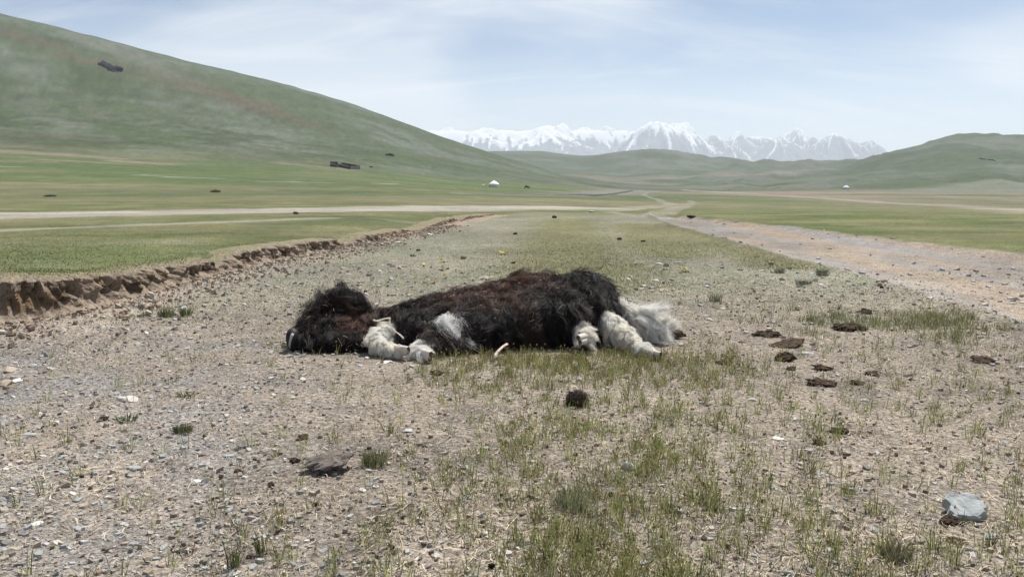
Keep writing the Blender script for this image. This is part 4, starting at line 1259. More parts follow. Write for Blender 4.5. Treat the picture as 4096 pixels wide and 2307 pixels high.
# countable chips: the largest of the gravel
protos = [hull_mesh("slate_chip", 900 + k, 1, random.uniform(.55, .9), random.uniform(.22, .42), m, 12, False) for k, m in enumerate([M_SLATE] * 6 + [M_GREYST] * 4 + [M_WHITE, M_TAN])]
ct_ = 0
while ct_ < 250:
    left = ct_ < 170
    if left: x, y = random.uniform(-30, 1250), random.uniform(1480, 2330)
    else: x, y = random.uniform(1300, 4120), random.uniform(1500, 2330)
    if left and random.random() < (x / 1500) + (2000 - y) / 1600: continue
    s = px_m(random.choice([13, 15, 17, 19, 22, 26]), x, y) * 0.5
    o = put("slate_chip", random.choice(protos), x, y, "small grey slate chip among the gravel of the left foreground" if left else "small stone chip in the dry grass of the right foreground",
            "stone", "slate chips in the left gravel" if left else "stone chips in the right foreground", None, (random.uniform(-.2, .2), random.uniform(-.2, .2)), s * 0.1)
    o.scale = (s, s, s); ct_ += 1

# ------------------------------------------------------------------ single plants
def tuft_thing(name, x, y, wpx, hpx, nbl, cb, ct, label, lean=0.8, wid=0.0026):
    X_, Y_ = gp(x, y); z_ = zat(X_, Y_); X_, Y_ = gp(x, y, z_)
    k = Y_ / FPX; n = nbl
    a = RNG.uniform(0, 6.28, n); r = np.sqrt(RNG.random(n)) * wpx * 0.28 * k
    P = np.stack([np.cos(a) * r, np.sin(a) * r * 0.8, np.full(n, -0.004)], -1)
    V, F, C_ = blades(P, RNG.uniform(0.5, 1.1, n) * hpx * k, np.full(n, wid), a + RNG.normal(0, .5, n), RNG.uniform(0.1, lean, n), jit(cb, n, .2), jit(ct, n, .2))
    o = link(name, np_mesh(name, V, F, M_BLADE, True, C_, None, 0.55), None, (X_, Y_, z_))
    tag(o, label, "grass tuft"); return o


tuft_thing("grass_tuft", 664, 1268, 95, 52, 240, (0.12, 0.13, 0.05), (0.075, 0.115, 0.028), "bright green grass tuft below the bank, left of a pair")
tuft_thing("grass_tuft", 745, 1264, 80, 50, 200, (0.12, 0.13, 0.05), (0.075, 0.115, 0.028), "bright green grass tuft below the bank, right of a pair")
tuft_thing("grass_tuft", 735, 1728, 130, 40, 260, (0.15, 0.15, 0.07), (0.10, 0.13, 0.045), "low green tuft on the stony ground left of centre", 1.0)
tuft_thing("grass_tuft", 1500, 1860, 170, 75, 300, (0.22, 0.22, 0.115), (0.175, 0.195, 0.095), "loose green tuft just right of the bleached dung slab")
tuft_thing("grass_tuft", 2290, 2030, 270, 95, 330, (0.32, 0.32, 0.20), (0.26, 0.285, 0.175), "big blue green tuft in the centre foreground", 0.75)
tuft_thing("grass_tuft", 3590, 2235, 190, 90, 260, (0.27, 0.25, 0.16), (0.22, 0.22, 0.14), "straggly grey green tuft left of the big blue rock", 0.95)
tuft_thing("grass_tuft", 935, 2270, 85, 120, 38, (0.13, 0.14, 0.055), (0.10, 0.12, 0.04), "open sedge clump at the bottom left of centre", 0.6, 0.0032)
tuft_thing("grass_tuft", 1045, 2215, 80, 125, 34, (0.13, 0.14, 0.055), (0.10, 0.12, 0.04), "sedge clump standing right behind the open one", 0.55, 0.0032)
tuft_thing("grass_tuft", 1852, 1036, 34, 16, 70, (0.12, 0.13, 0.05), (0.09, 0.12, 0.035), "small green tuft between the yellow flowers", 0.8, 0.005)
tuft_thing("grass_tuft", 1225, 1228, 110, 26, 120, (0.15, 0.15, 0.07), (0.105, 0.13, 0.045), "thin green grass behind the dead yak's head", 0.9, 0.003)
tuft_thing("grass_tuft", 1140, 1390, 50, 34, 60, (0.15, 0.15, 0.06), (0.115, 0.14, 0.045), "short green grass by the dead yak's muzzle", 0.9, 0.003)
tuft_thing("grass_tuft", 2861, 1206, 90, 45, 120, (0.14, 0.15, 0.08), (0.105, 0.125, 0.06), "dark green tuft right of the white tail", 0.7, 0.003)
tuft_thing("grass_tuft", 3216, 1138, 120, 30, 160, (0.17, 0.18, 0.12), (0.13, 0.155, 0.10), "grey green low bush before the road, nearer of three", 0.9, 0.004)
tuft_thing("grass_tuft", 3290, 1102, 90, 40, 160, (0.17, 0.18, 0.12), (0.13, 0.155, 0.10), "grey green bush touching the road verge", 0.9, 0.004)
tuft_thing("grass_tuft", 3117, 1092, 70, 30, 120, (0.17, 0.18, 0.12), (0.13, 0.155, 0.10), "grey green bush left of the road verge bush", 0.9, 0.004)
tuft_thing("grass_tuft", 1652, 1026, 40, 14, 80, (0.19, 0.19, 0.13), (0.16, 0.175, 0.11), "small grey cushion plant between bank and flowers", 0.9, 0.005)


def leafy(name, x, y, wpx, n, label, col=(0.075, 0.120, 0.040)):
    X_, Y_ = gp(x, y); z_ = zat(X_, Y_); X_, Y_ = gp(x, y, z_); k = Y_ / FPX
    a = RNG.uniform(0, 6.28, n); r = np.sqrt(RNG.random(n)) * wpx * 0.4 * k
    P = np.stack([np.cos(a) * r, np.sin(a) * r, np.full(n, 0.0)], -1)
    V, F, C_ = blades(P, RNG.uniform(0.12, 0.25, n) * wpx * k, np.full(n, 0.05 * wpx * k), a, RNG.uniform(0.7, 1.15, n), jit(col, n, .2), jit(col, n, .25))
    o = link(name, np_mesh(name, V, F, M_BLADE, False, C_), None, (X_, Y_, z_ + 0.003)); tag(o, label, "plant"); return o


leafy("leafy_plant", 508, 1680, 105, 60, "flat green leafy rosette below the white blocky stone")
leafy("leafy_plant", 750, 1584, 95, 40, "flat green leafy plant above the low tuft, left of centre")
leafy("leafy_plant", 580, 1266, 70, 50, "low leafy weed left of the pair of green tufts")
leafy("leafy_plant", 1345, 1832, 80, 45, "greyish leafy weed behind the bleached dung slab", (0.10, 0.135, 0.075))

M_PETAL = solid_mat("yellow_petals", (0.70, 0.50, 0.02), (0.80, 0.62, 0.04), 200, 0.6)
M_LEAF = solid_mat("flower_leaves", (0.055, 0.085, 0.03), (0.09, 0.12, 0.045), 60, 0.7)


def flower_mesh(r):
    V = [(0, 0, 0.002)]; F = []; n = 10
    for i in range(n):
        a0 = i * 6.283 / n; w = 0.26
        V += [(math.cos(a0 - w) * r * .6, math.sin(a0 - w) * r * .6, r * .25), (math.cos(a0) * r, math.sin(a0) * r, r * .35), (math.cos(a0 + w) * r * .6, math.sin(a0 + w) * r * .6, r * .25)]
        b = 1 + 3 * i; F += [(0, b, b + 1), (0, b + 1, b + 2)]
    return np_mesh("flower", np.array(V), np.array(F), M_PETAL, False)


FLOWERS = [(2008, 1019, 62, 7, "wide group of yellow flowers furthest back behind the carcass"), (1776, 1050, 34, 3, "yellow flowers on a dark leafy cushion, back row"),
           (1767, 1083, 30, 2, "yellow flowers in the middle of the left group"), (1779, 1115, 20, 1, "single yellow flower above the nearest ones"),
           (1558, 1130, 20, 1, "leftmost yellow flower, alone near the head"), (1662, 1131, 18, 1, "small yellow flower second from the left"),
           (1701, 1133, 20, 1, "yellow flower just left of the brightest one"), (1734, 1135, 24, 2, "brightest yellow flowers at the front of the left group"),
           (1954, 1120, 34, 2, "yellow flower touching the yak's back outline"), (2739, 1088, 46, 5, "yellow flower group on the right, beyond the tail"),
           (1697, 1066, 12, 1, "tiny yellow flower left of the leafy cushion")]
fm = flower_mesh(1.0)
for i, (x, y, w, n, lb) in enumerate(FLOWERS):
    X_, Y_ = gp(x, y); z_ = zat(X_, Y_); X_, Y_ = gp(x, y, z_); k = Y_ / FPX
    r = bpy.data.objects.new("yellow_flower", None); COL.objects.link(r); r.location = (X_, Y_, z_); r.empty_display_size = 0.05
    tag(r, lb, "flower", "yellow flowers behind the carcass")
    nl = 6 + 4 * n; a = RNG.uniform(0, 6.28, nl); rr = np.sqrt(RNG.random(nl)) * w * .4 * k
    V, F, C_ = blades(np.stack([np.cos(a) * rr, np.sin(a) * rr, 0 * rr], -1), RNG.uniform(.015, .03, nl), np.full(nl, .008), a, RNG.uniform(.5, 1.0, nl), jit((.07, .1, .04), nl), jit((.07, .1, .04), nl))
    link("leaves", np_mesh("leaves", V, F, M_LEAF, False), r)
    for j in range(n):
        f_ = link("flower", fm, r, (RNG.uniform(-.42, .42) * w * k * (n > 1), RNG.uniform(-.3, .3) * w * k * (n > 1), RNG.uniform(.036, .052)))
        s = RNG.uniform(0.023, 0.030); f_.scale = (s, s, s); f_.rotation_euler = (RNG.uniform(0.6, 1.0), RNG.uniform(-.2, .2), RNG.uniform(0, 6))

# ------------------------------------------------------------------ the yak carcass
YO = Vector((0.0, 5.5, 0.0)); YO.z = 0.0
RNG = np.random.default_rng(29)
# photo position of each body mass, its depth, radius in photo pixels, coat colour
K_, B_, R_, W_, C2_ = 'black', 'brown', 'russet', 'white', 'cream'
CHAINS = [
    # back: shoulder to rump
    [(1480, 1320, 5.62, 62, R_), (1560, 1300, 5.65, 68, B_), (1640, 1288, 5.68, 76, K_), (1740, 1268, 5.72, 84, B_), (1840, 1250, 5.78, 92, R_), (1930, 1240, 5.82, 96, R_),
     (2020, 1218, 5.88, 90, R_), (2110, 1188, 5.92, 96, R_), (2200, 1200, 5.92, 92, B_), (2260, 1196, 5.90, 86, B_), (2325, 1170, 5.86, 80, K_), (2375, 1190, 5.80, 78, K_), (2410, 1225, 5.74, 60, K_)],
    # belly side
    [(1640, 1345, 5.50, 50, K_), (1740, 1335, 5.46, 58, K_), (1840, 1325, 5.44, 66, K_), (1930, 1318, 5.45, 74, K_), (2020, 1310, 5.50, 80, K_), (2110, 1285, 5.56, 88, B_), (2220, 1265, 5.60, 88, K_),
     (2320, 1250, 5.62, 84, K_), (2395, 1258, 5.62, 62, K_)],
    # middle of the trunk
    [(1560, 1325, 5.56, 58, B_), (1660, 1312, 5.58, 66, K_), (1760, 1300, 5.58, 74, K_), (1860, 1288, 5.60, 82, B_), (1960, 1278, 5.64, 88, R_), (2060, 1258, 5.70, 92, R_), (2160, 1238, 5.74, 94, B_),
     (2260, 1228, 5.74, 92, B_), (2350, 1222, 5.70, 82, K_), (2405, 1245, 5.66, 62, K_)],
    [(1225, 1322, 5.46, 42, K_), (1275, 1305, 5.50, 56, K_), (1340, 1290, 5.54, 62, K_), (1400, 1290, 5.57, 58, R_), (1450, 1300, 5.6, 54, R_)],
    # head and neck
    [(1178, 1372, 5.36, 30, K_), (1205, 1358, 5.38, 44, K_), (1255, 1345, 5.42, 58, K_), (1310, 1335, 5.46, 68, K_), (1370, 1325, 5.50, 70, R_), (1430, 1325, 5.55, 68, R_), (1480, 1320, 5.60, 64, R_)],
    [(1240, 1318, 5.50, 46, K_), (1290, 1285, 5.56, 52, K_), (1330, 1235, 5.60, 50, K_), (1355, 1212, 5.62, 44, K_), (1405, 1222, 5.62, 44, K_), (1440, 1240, 5.62, 34, K_)],
    [(1250, 1375, 5.34, 32, K_), (1330, 1370, 5.34, 40, K_), (1410, 1370, 5.34, 40, K_), (1450, 1360, 5.36, 36, B_)],
    # front legs
    [(1560, 1330, 5.50, 44, W_), (1508, 1345, 5.36, 34, W_), (1502, 1372, 5.25, 35, W_), (1532, 1392, 5.18, 27, C2_), (1560, 1398, 5.14, 23, C2_), (1590, 1402, 5.10, 24, C2_)],
    [(1880, 1365, 5.36, 40, K_), (1800, 1370, 5.30, 40, B_), (1720, 1375, 5.24, 36, B_), (1675, 1400, 5.14, 29, W_), (1692, 1414, 5.06, 27, C2_)],
    # hind legs
    [(2300, 1290, 5.62, 50, K_), (2335, 1328, 5.40, 30, C2_), (2348, 1344, 5.28, 28, C2_)],
    [(2395, 1265, 5.60, 46, W_), (2440, 1298, 5.50, 46, W_), (2490, 1335, 5.36, 38, C2_), (2526, 1364, 5.26, 27, C2_), (2556, 1388, 5.19, 24, C2_), (2584, 1404, 5.13, 27, C2_), (2608, 1412, 5.09, 20, C2_)],
    # tail
    [(2425, 1240, 5.74, 36, K_), (2480, 1255, 5.76, 34, W_), (2535, 1272, 5.74, 34, W_), (2585, 1292, 5.70, 30, W_), (2620, 1312, 5.64, 18, W_)],
    # white chest wool
    [(1775, 1283, 5.43, 19, W_), (1810, 1290, 5.41, 16, W_)],
]
bl = []; bm = bmesh.new()
for ci, ch in enumerate(CHAINS):
    for (a, b) in zip(ch[:-1], ch[1:]):
        pa, pb = wp(a[0], a[1], a[2]) - YO, wp(b[0], b[1], b[2]) - YO
        ra, rb = a[3] * a[2] / FPX, b[3] * b[2] / FPX
        n = max(2, int((pb - pa).length / (0.35 * min(ra, rb))) + 1)
        for k in range(n):
            t = k / n; p = pa.lerp(pb, t); r = ra + (rb - ra) * t
            bl.append((p, r, a[4] if t < 0.5 else b[4], ci))
            bmesh.ops.create_icosphere(bm, subdivisions=2, radius=r, matrix=Matrix.Translation(p))
    a = ch[-1]; p = wp(a[0], a[1], a[2]) - YO; r = a[3] * a[2] / FPX
    bl.append((p, r, a[4], ci)); bmesh.ops.create_icosphere(bm, subdivisions=2, radius=r, matrix=Matrix.Translation(p))
tmp = bpy.data.meshes.new("tmp_body"); bm.to_mesh(tmp); bm.free()
to = bpy.data.objects.new("tmp_body", tmp); COL.objects.link(to)
md = to.modifiers.new("remesh", 'REMESH'); md.mode = 'VOXEL'; md.voxel_size = 0.017
sm_ = to.modifiers.new("smooth", 'SMOOTH'); sm_.iterations = 6; sm_.factor = 0.5
dg = bpy.context.evaluated_depsgraph_get(); dg.update()
body_me = bpy.data.meshes.new_from_object(to.evaluated_get(dg)); body_me.name = "body"
bpy.data.objects.remove(to); bpy.data.meshes.remove(tmp)
nv = len(body_me.vertices); bco = np.empty(nv * 3); body_me.vertices.foreach_get("co", bco); bco = bco.reshape(-1, 3)
bco[:, 2] = np.maximum(bco[:, 2], -0.015); body_me.vertices.foreach_set("co", bco.ravel()); body_me.update()
BP = np.array([b[0] for b in bl]); BR = np.array([b[1] for b in bl]); BT = [b[2] for b in bl]; BCi = np.array([b[3] for b in bl])
COAT = {K_: (0.0115, 0.009, 0.0085), B_: (0.032, 0.017, 0.0115), R_: (0.082, 0.038, 0.022), W_: (0.72, 0.69, 0.62), C2_: (0.70, 0.61, 0.47)}
COATV = np.array([COAT[t] for t in BT])
TAGN = np.array([[K_, B_, R_, W_, C2_].index(t) for t in BT])


def nearest_blob(P):
    out = np.empty(len(P), int)
    for i in range(0, len(P), 4000):
        d = np.linalg.norm(P[i:i + 4000, None, :] - BP[None], axis=2) - BR[None]
        out[i:i + 4000] = d.argmin(1)
    return out


nbv = nearest_blob(bco)
at = body_me.color_attributes.new("Col", 'FLOAT_COLOR', 'POINT')
cv = np.ones((nv, 4), np.float32); cv[:, :3] = COATV[nbv] * 0.8; at.data.foreach_set("color", cv.ravel())
body_me.polygons.foreach_set("use_smooth", np.ones(len(body_me.polygons), bool))
M_SKIN = attr_mat("yak_hide", 0.9, 0, 0.1, 60)
body_me.materials.clear(); body_me.materials.append(M_SKIN)
yak = bpy.data.objects.new("yak_carcass", None); COL.objects.link(yak); yak.location = YO; yak.empty_display_size = 0.3
tag(yak, "dead dark brown yak with white legs and tail lying on its side", "yak")
body = link("body", body_me, yak)

# hair
M_HAIR = NT("yak_hair")
at = M_HAIR.new("ShaderNodeAttribute", attribute_name="Col")
M_HAIR.lk(at.outputs["Color"], M_HAIR.b.inputs["Base Color"])
M_HAIR.b.inputs["Roughness"].default_value = 0.42; M_HAIR.b.inputs["Specular IOR Level"].default_value = 0.30
M_HAIR = M_HAIR.m
M_WOOL = attr_mat("white_wool", 0.6, 0.35, 0.3)
body_me.calc_loop_triangles()
ntri = len(body_me.loop_triangles); tv = np.empty(ntri * 3, np.int32); body_me.loop_triangles.foreach_get("vertices", tv); tv = tv.reshape(-1, 3)
A_, B2, Cc = bco[tv[:, 0]], bco[tv[:, 1]], bco[tv[:, 2]]
cr = np.cross(B2 - A_, Cc - A_); ar2 = np.linalg.norm(cr, axis=1); fn = cr / np.maximum(ar2, 1e-9)[:, None]
cen = (A_ + B2 + Cc) / 3; tri_blob = nearest_blob(cen)


def sample(n, tri_w):
    w = ar2 * tri_w; w = w / w.sum()
    i = RNG.choice(ntri, n, p=w); r1, r2 = np.sqrt(RNG.random(n)), RNG.random(n)
    P = A_[i] * (1 - r1)[:, None] + B2[i] * (r1 * (1 - r2))[:, None] + Cc[i] * (r1 * r2)[:, None]
    return P, fn[i], i


def unit(v):
    return v / np.maximum(np.linalg.norm(v, axis=-1, keepdims=True), 1e-9)


def hair_object(name, parent, PTS, rad, col, mat=None):
    """PTS (n, K, 3), rad (n, K), col (n, 3)"""
    n, K, _ = PTS.shape
    hc = bpy.data.hair_curves.new(name)
    hc.add_curves([K] * n)
    hc.attributes["position"].data.foreach_set("vector", np.ascontiguousarray(PTS, np.float32).ravel())
    ra = hc.attributes.get("radius") or hc.attributes.new("radius", 'FLOAT', 'POINT')
    ra.data.foreach_set("value", np.ascontiguousarray(rad, np.float32).ravel())
    ca = hc.attributes.new("Col", 'FLOAT_COLOR', 'CURVE')
    c4 = np.ones((n, 4), np.float32); c4[:, :3] = col; ca.data.foreach_set("color", c4.ravel())
    hc.materials.append(mat or M_HAIR)
    return link(name, hc, parent)


def coat(name, n, tri_w, length, flow, lift, clumps, clump_w, curl, freq, r0, colf, K=8, grav=0.3, floor=0.004, frizz=0.10, mat=None):
    P, N, ti = sample(n, tri_w); Pc, Nc, tc_ = sample(clumps, tri_w)
    kd = kdtree.KDTree(clumps)
    for i, p in enumerate(Pc): kd.insert(p, i)
    kd.balance()
    ci = np.array([kd.find(p)[1] for p in P])
    t = np.linspace(0, 1, K)[None, :, None]
    Lc = RNG.uniform(0.65, 1.25, clumps); ph = RNG.uniform(0, 6.28, clumps); fr = freq * RNG.uniform(0.7, 1.3, clumps)
    jf = 0.55 * RNG.standard_normal((clumps, 3))

    def path(P, N, F, L, ph, fr, jphase):
        F = unit(F - N * (F * N).sum(1, keepdims=True) * 0.85)
        S = unit(np.cross(F, N))
        base = P[:, None] + L[:, None, None] * (N[:, None] * lift * (t - 0.45 * t**2) + F[:, None] * (0.45 * t + 0.55 * t**2))
        base = base - np.array([0, 0, 1.0]) * grav * L[:, None, None] * t**2
        w = 6.283 * fr[:, None, None] * t + ph[:, None, None] + jphase[:, None, None]
        return base + curl * L[:, None, None] * t**0.9 * (S[:, None] * np.sin(w) + 0.6 * N[:, None] * np.cos(w))
    Fc = flow(Pc, Nc, tc_) + jf
    Lg = length(Pc, tc_) * Lc
    G = path(Pc, Nc, Fc, Lg, ph, fr, np.zeros(clumps))
    F = flow(P, N, ti) + jf[ci] + 0.35 * RNG.standard_normal((n, 3))
    L = length(P, ti) * Lc[ci] * RNG.uniform(0.55, 1.15, n)
    H_ = path(P, N, F, L, ph[ci], fr[ci], RNG.normal(0, 0.7, n))
    wgt = clump_w * t**0.8
    spread = (P - Pc[ci])[:, None, :] * (1 - 0.80 * t)
    H_ = H_ * (1 - wgt) + (G[ci] + spread) * wgt
    H_ = H_ + frizz * L[:, None, None] * t * np.cumsum(RNG.standard_normal((n, K, 3)), 1) * 0.35
    fl_ = floor + 0.01 * RNG.random((n, 1)) * t[..., 0]
    H_[:, :, 2] = np.maximum(H_[:, :, 2], fl_)
    rad = r0 * (1 - 0.75 * t[..., 0]) * RNG.uniform(0.7, 1.2, (n, 1))
    return hair_object(name, yak, H_, rad, colf(P, ti, ci), mat)


dark_tri = (TAGN[tri_blob] <= 2).astype(float) * (cen[:, 2] > -0.005)
leg_tri = ((TAGN[tri_blob] >= 3) & np.isin(BCi[tri_blob], (7, 8, 9, 10))).astype(float)
tail_tri = ((BCi[tri_blob] == 11) & (TAGN[tri_blob] >= 3)).astype(float)
chest_tri = (BCi[tri_blob] == 12).astype(float)
hd = np.isin(BCi[tri_blob], (3, 4, 6)); fore = (BCi[tri_blob] == 5) & (cen[:, 2] > 0.13)
dark_tri = dark_tri * np.where(fore, 1.5, 1.0)
# no long hair over the muzzle
muz = wp(1170, 1372, 5.36) - YO
dark_tri = dark_tri * (np.linalg.norm(cen - np.array(muz), axis=1) > 0.06)


def flow_dark(P, N, ti):
    f = np.tile(np.array([0.25, -0.55, -0.75]), (len(P), 1))
    h = hd[ti]; f[h] = (-0.35, -0.45, -0.65)
    q_ = fore[ti]; f[q_] = (0.05, 0.0, 0.75)
    sw = fbm(P[:, 0] * 3.2, P[:, 1] * 3.2 + P[:, 2] * 3, 3, 431) * 2.4
    up_ = np.clip((P[:, 2] - 0.28) / 0.2, 0, 1) * ~q_ * ~h
    f[:, 0] += sw * 0.8; f[:, 2] += 0.45 * up_ + 0.4 * sw * up_
    return f


def len_dark(P, ti):
    L = 0.088 + 0.05 * fbm(P[:, 0] * 5, P[:, 2] * 5 + P[:, 1] * 3, 2, 433)
    L = np.where(hd[ti], 0.052, L); L = np.where(fore[ti], 0.095, L)
    return np.clip(L, 0.02, 0.12)


def col_dark(P, ti, ci):
    b = tri_blob[ti]; c = COATV[b].copy()
    X_, Z_ = P[:, 0], P[:, 2]
    rus = np.clip(fbm(X_ * 2.5, Z_ * 4 + P[:, 1] * 2, 3, 435) * 1.3 + 0.35, 0, 1)[:, None]
    c = c * (0.55 + 0.45 * rus) + np.array(COAT[B_]) * 0.45 * (1 - rus) * (TAGN[b] != 0)[:, None]
    sunb = (np.clip(0.15 + 1.2 * fbm(X_ * 4 + 3, Z_ * 6 + P[:, 1] * 3, 3, 437), 0, 1) * (TAGN[b] <= 1))[:, None]
    c = c * (1 - 0.6 * sunb) + np.array([0.050, 0.025, 0.015]) * 0.6 * sunb
    cl = (0.55 + 0.9 * np.random.default_rng(5).random(20000))[ci % 20000][:, None]
    c = c * cl * (1 + 0.25 * RNG.standard_normal((len(P), 1)))
    g_ = RNG.random(len(P)) < 0.025
    c[g_] = np.array([0.17, 0.155, 0.145]) * RNG.uniform(0.5, 1.3, (g_.sum(), 1))
    return np.clip(c, 0.003, 0.8)


coat("coat", 60000, dark_tri, len_dark, flow_dark, 0.55, 1900, 0.74, 0.16, 1.0, 0.0013, lambda P, ti, ci: col_dark(P, ti, ci) * 0.8, 9, frizz=0.20)  # undercoat colour darkened to paint shade into the gaps between locks
coat("locks", 17000, dark_tri * (1 + 1.0 * np.clip(cen[:, 2] / 0.3, 0, 1)), lambda P, ti: len_dark(P, ti) * 1.30, flow_dark, 0.85, 620, 0.95, 0.20, 1.15, 0.0013,
     lambda P, ti, ci: np.clip(col_dark(P, ti, ci) * 1.35, 0.003, 0.5), 11, frizz=0.10)  # same coat colour brightened to paint highlights onto the locks
white = lambda a, b, mixn: (lambda P, ti, ci: np.clip((np.array(a) * (1 - (m_ := np.clip(0.4 + 1.4 * fbm(P[:, 0] * 9, P[:, 2] * 9 + P[:, 1] * 6, 3, 439), 0, 1)[:, None] * mixn)) + np.array(b) * m_)
                                                       * (1 + 0.10 * RNG.standard_normal((len(P), 1))), 0.05, 0.85))
coat("leg_wool", 17000, leg_tri, lambda P, ti: 0.028 + 0.040 * RNG.random(len(P))**2, lambda P, N, ti: np.tile(np.array([0.45, -0.35, -0.45]), (len(P), 1)), 0.95, 260, 0.86, 0.24, 1.0, 0.0012,
     white((0.86, 0.845, 0.80), (0.76, 0.66, 0.50), 0.55), 7, frizz=0.16, mat=M_WOOL)
coat("tail", 9000, tail_tri, lambda P, ti: 0.06 + 0.13 * RNG.random(len(P)), lambda P, N, ti: np.tile(np.array([1.0, -0.30, -0.32]), (len(P), 1)), 0.60, 70, 0.82, 0.17, 1.0, 0.0012,
     white((0.86, 0.85, 0.81), (0.74, 0.67, 0.55), 0.4), 10, 0.25, mat=M_WOOL)
coat("chest_wool", 1700, chest_tri, lambda P, ti: 0.12 + 0.13 * RNG.random(len(P)), lambda P, N, ti: np.stack([0.85 + 2.6 * (P[:, 0] - BP[BCi == 12][:, 0].mean()), np.full(len(P), -0.5), np.full(len(P), -0.70)], -1),
     0.30, 22, 0.90, 0.13, 1.2, 0.0013, white((0.86, 0.85, 0.82), (0.72, 0.68, 0.60), 0.4), 11, 0.35, mat=M_WOOL)

P, N, ti = sample(130, dark_tri * (cen[:, 2] > 0.03) * np.where(hd, 2.5, 1.0)); n = 130
tg_ = unit(np.cross(N, RNG.standard_normal((n, 3)))); t = np.linspace(-0.5, 0.5, 5)[None, :, None]; L = RNG.uniform(0.015, 0.055, n)[:, None, None]
PT = (P + N * RNG.uniform(0.03, 0.06, (n, 1)))[:, None] + L * t * tg_[:, None] + N[:, None] * L * 0.5 * (0.25 - t**2)
hair_object("straw_bits", yak, PT, np.full((n, 5), 0.0011), jit((0.45, 0.36, 0.22), n, 0.25), M_WOOL)

# hooves, muzzle, ear
M_HOOF = solid_mat("hoof_horn", (0.50, 0.44, 0.40), (0.64, 0.58, 0.53), 25, 0.45, 0, 3, 0.4)
M_SOLE = solid_mat("hoof_sole", (0.06, 0.045, 0.035), (0.13, 0.10, 0.075), 60, 0.9)
M_NOSE = solid_mat("dark_muzzle_skin", (0.012, 0.010, 0.010), (0.028, 0.022, 0.02), 60, 0.5, 0.004)
M_LIP = solid_mat("pale_lip", (0.30, 0.29, 0.28), (0.44, 0.42, 0.40), 80, 0.6, 0.003)


def tube(P, Rr, sides=10, cap=True, squash=1.0, upv=(0, 0, 1)):
    P = [Vector(p) for p in P]; V = []; F = []; n = len(P)
    for i, p in enumerate(P):
        d = (P[min(i + 1, n - 1)] - P[max(i - 1, 0)]).normalized()
        s_ = d.cross(Vector(upv)); s_ = s_.normalized() if s_.length > 1e-4 else Vector((1, 0, 0)); u_ = s_.cross(d)
        for k in range(sides):
            a = 6.28318 * k / sides
            V.append(p + s_ * math.cos(a) * Rr[i] + u_ * math.sin(a) * Rr[i] * squash)
    for i in range(n - 1):
        for k in range(sides):
            k2 = (k + 1) % sides; F.append((i * sides + k, i * sides + k2, (i + 1) * sides + k2, (i + 1) * sides + k))
    return V, F


def py_mesh(name, V, F, mat, smooth=True):
    me = bpy.data.meshes.new(name); me.from_pydata([tuple(v) for v in V], [], F); me.update()
    bm_ = bmesh.new(); bm_.from_mesh(me); bmesh.ops.recalc_face_normals(bm_, faces=bm_.faces); bm_.to_mesh(me); bm_.free()
    me.materials.append(mat)
    me.polygons.foreach_set("use_smooth", np.full(len(me.polygons), smooth)); return me


def hoof(base, tip, r, side):
    """cloven hoof: two horn claws with dark soles"""
    b, t_ = wp(*base) - YO, wp(*tip) - YO; ax = (t_ - b); sd_ = Vector(side).normalized()
    root = link("hoof", None, yak)
    for s_ in (-1, 1):
        o_ = sd_ * (r * 0.50 * s_); ins = -ax * 0.45
        P = [b + o_ + ins, b + o_, b + o_ + ax * 0.45, b + o_ * 1.05 + ax * 0.85, b + o_ * 1.05 + ax]
        V, F = tube(P, [r * 0.62, r * 0.62, r * 0.60, r * 0.54, r * 0.46], 14, False, 1.25, sd_)
        n_ = len(V); V.append(P[-1] - ax * 0.06); F += [(n_ - 14 + k, n_ - 14 + (k + 1) % 14, n_) for k in range(14)]
        me = py_mesh("claw", V, F, M_HOOF); me.materials.append(M_SOLE)
        for p in me.polygons:
            if len(p.vertices) == 3: p.material_index = 1; p.use_smooth = False
        link("claw", me, root)


hoof((1605, 1402, 5.09), (1634, 1404, 5.05), 0.031, (0.1, -0.5, 0.8))
hoof((1700, 1420, 5.02), (1722, 1426, 4.96), 0.033, (0.2, -0.4, 0.85))
hoof((2344, 1352, 5.24), (2316, 1360, 5.16), 0.030, (0.35, 0.1, -0.9))
hoof((2612, 1418, 5.09), (2642, 1424, 5.03), 0.027, (0.1, -0.45, 0.85))
mz = wp(1172, 1374, 5.34) - YO
bm = bmesh.new(); bmesh.ops.create_icosphere(bm, subdivisions=3, radius=1)
for v in bm.verts:
    p = v.co; v.co = Vector((p.x * 0.045 * (1 + 0.2 * p.z), p.y * 0.062, p.z * 0.082)) + mz + Vector((0, 0, max(0.0, 0.078 - mz.z)))
me = bpy.data.meshes.new("muzzle"); bm.to_mesh(me); bm.free(); me.materials.append(M_NOSE)
me.polygons.foreach_set("use_smooth", np.ones(len(me.polygons), bool)); muzzle = link("muzzle", me, yak)
lp = [wp(1172, 1334, 5.285) - YO, wp(1166, 1345, 5.275) - YO, wp(1161, 1362, 5.27) - YO, wp(1158, 1380, 5.275) - YO, wp(1160, 1393, 5.285) - YO]
V, F = tube(lp, [0.009, 0.010, 0.008, 0.007, 0.005], 10); F += [tuple(range(10)), tuple(range(40, 50))]
link("lip", py_mesh("lip", V, F, M_LIP), muzzle)
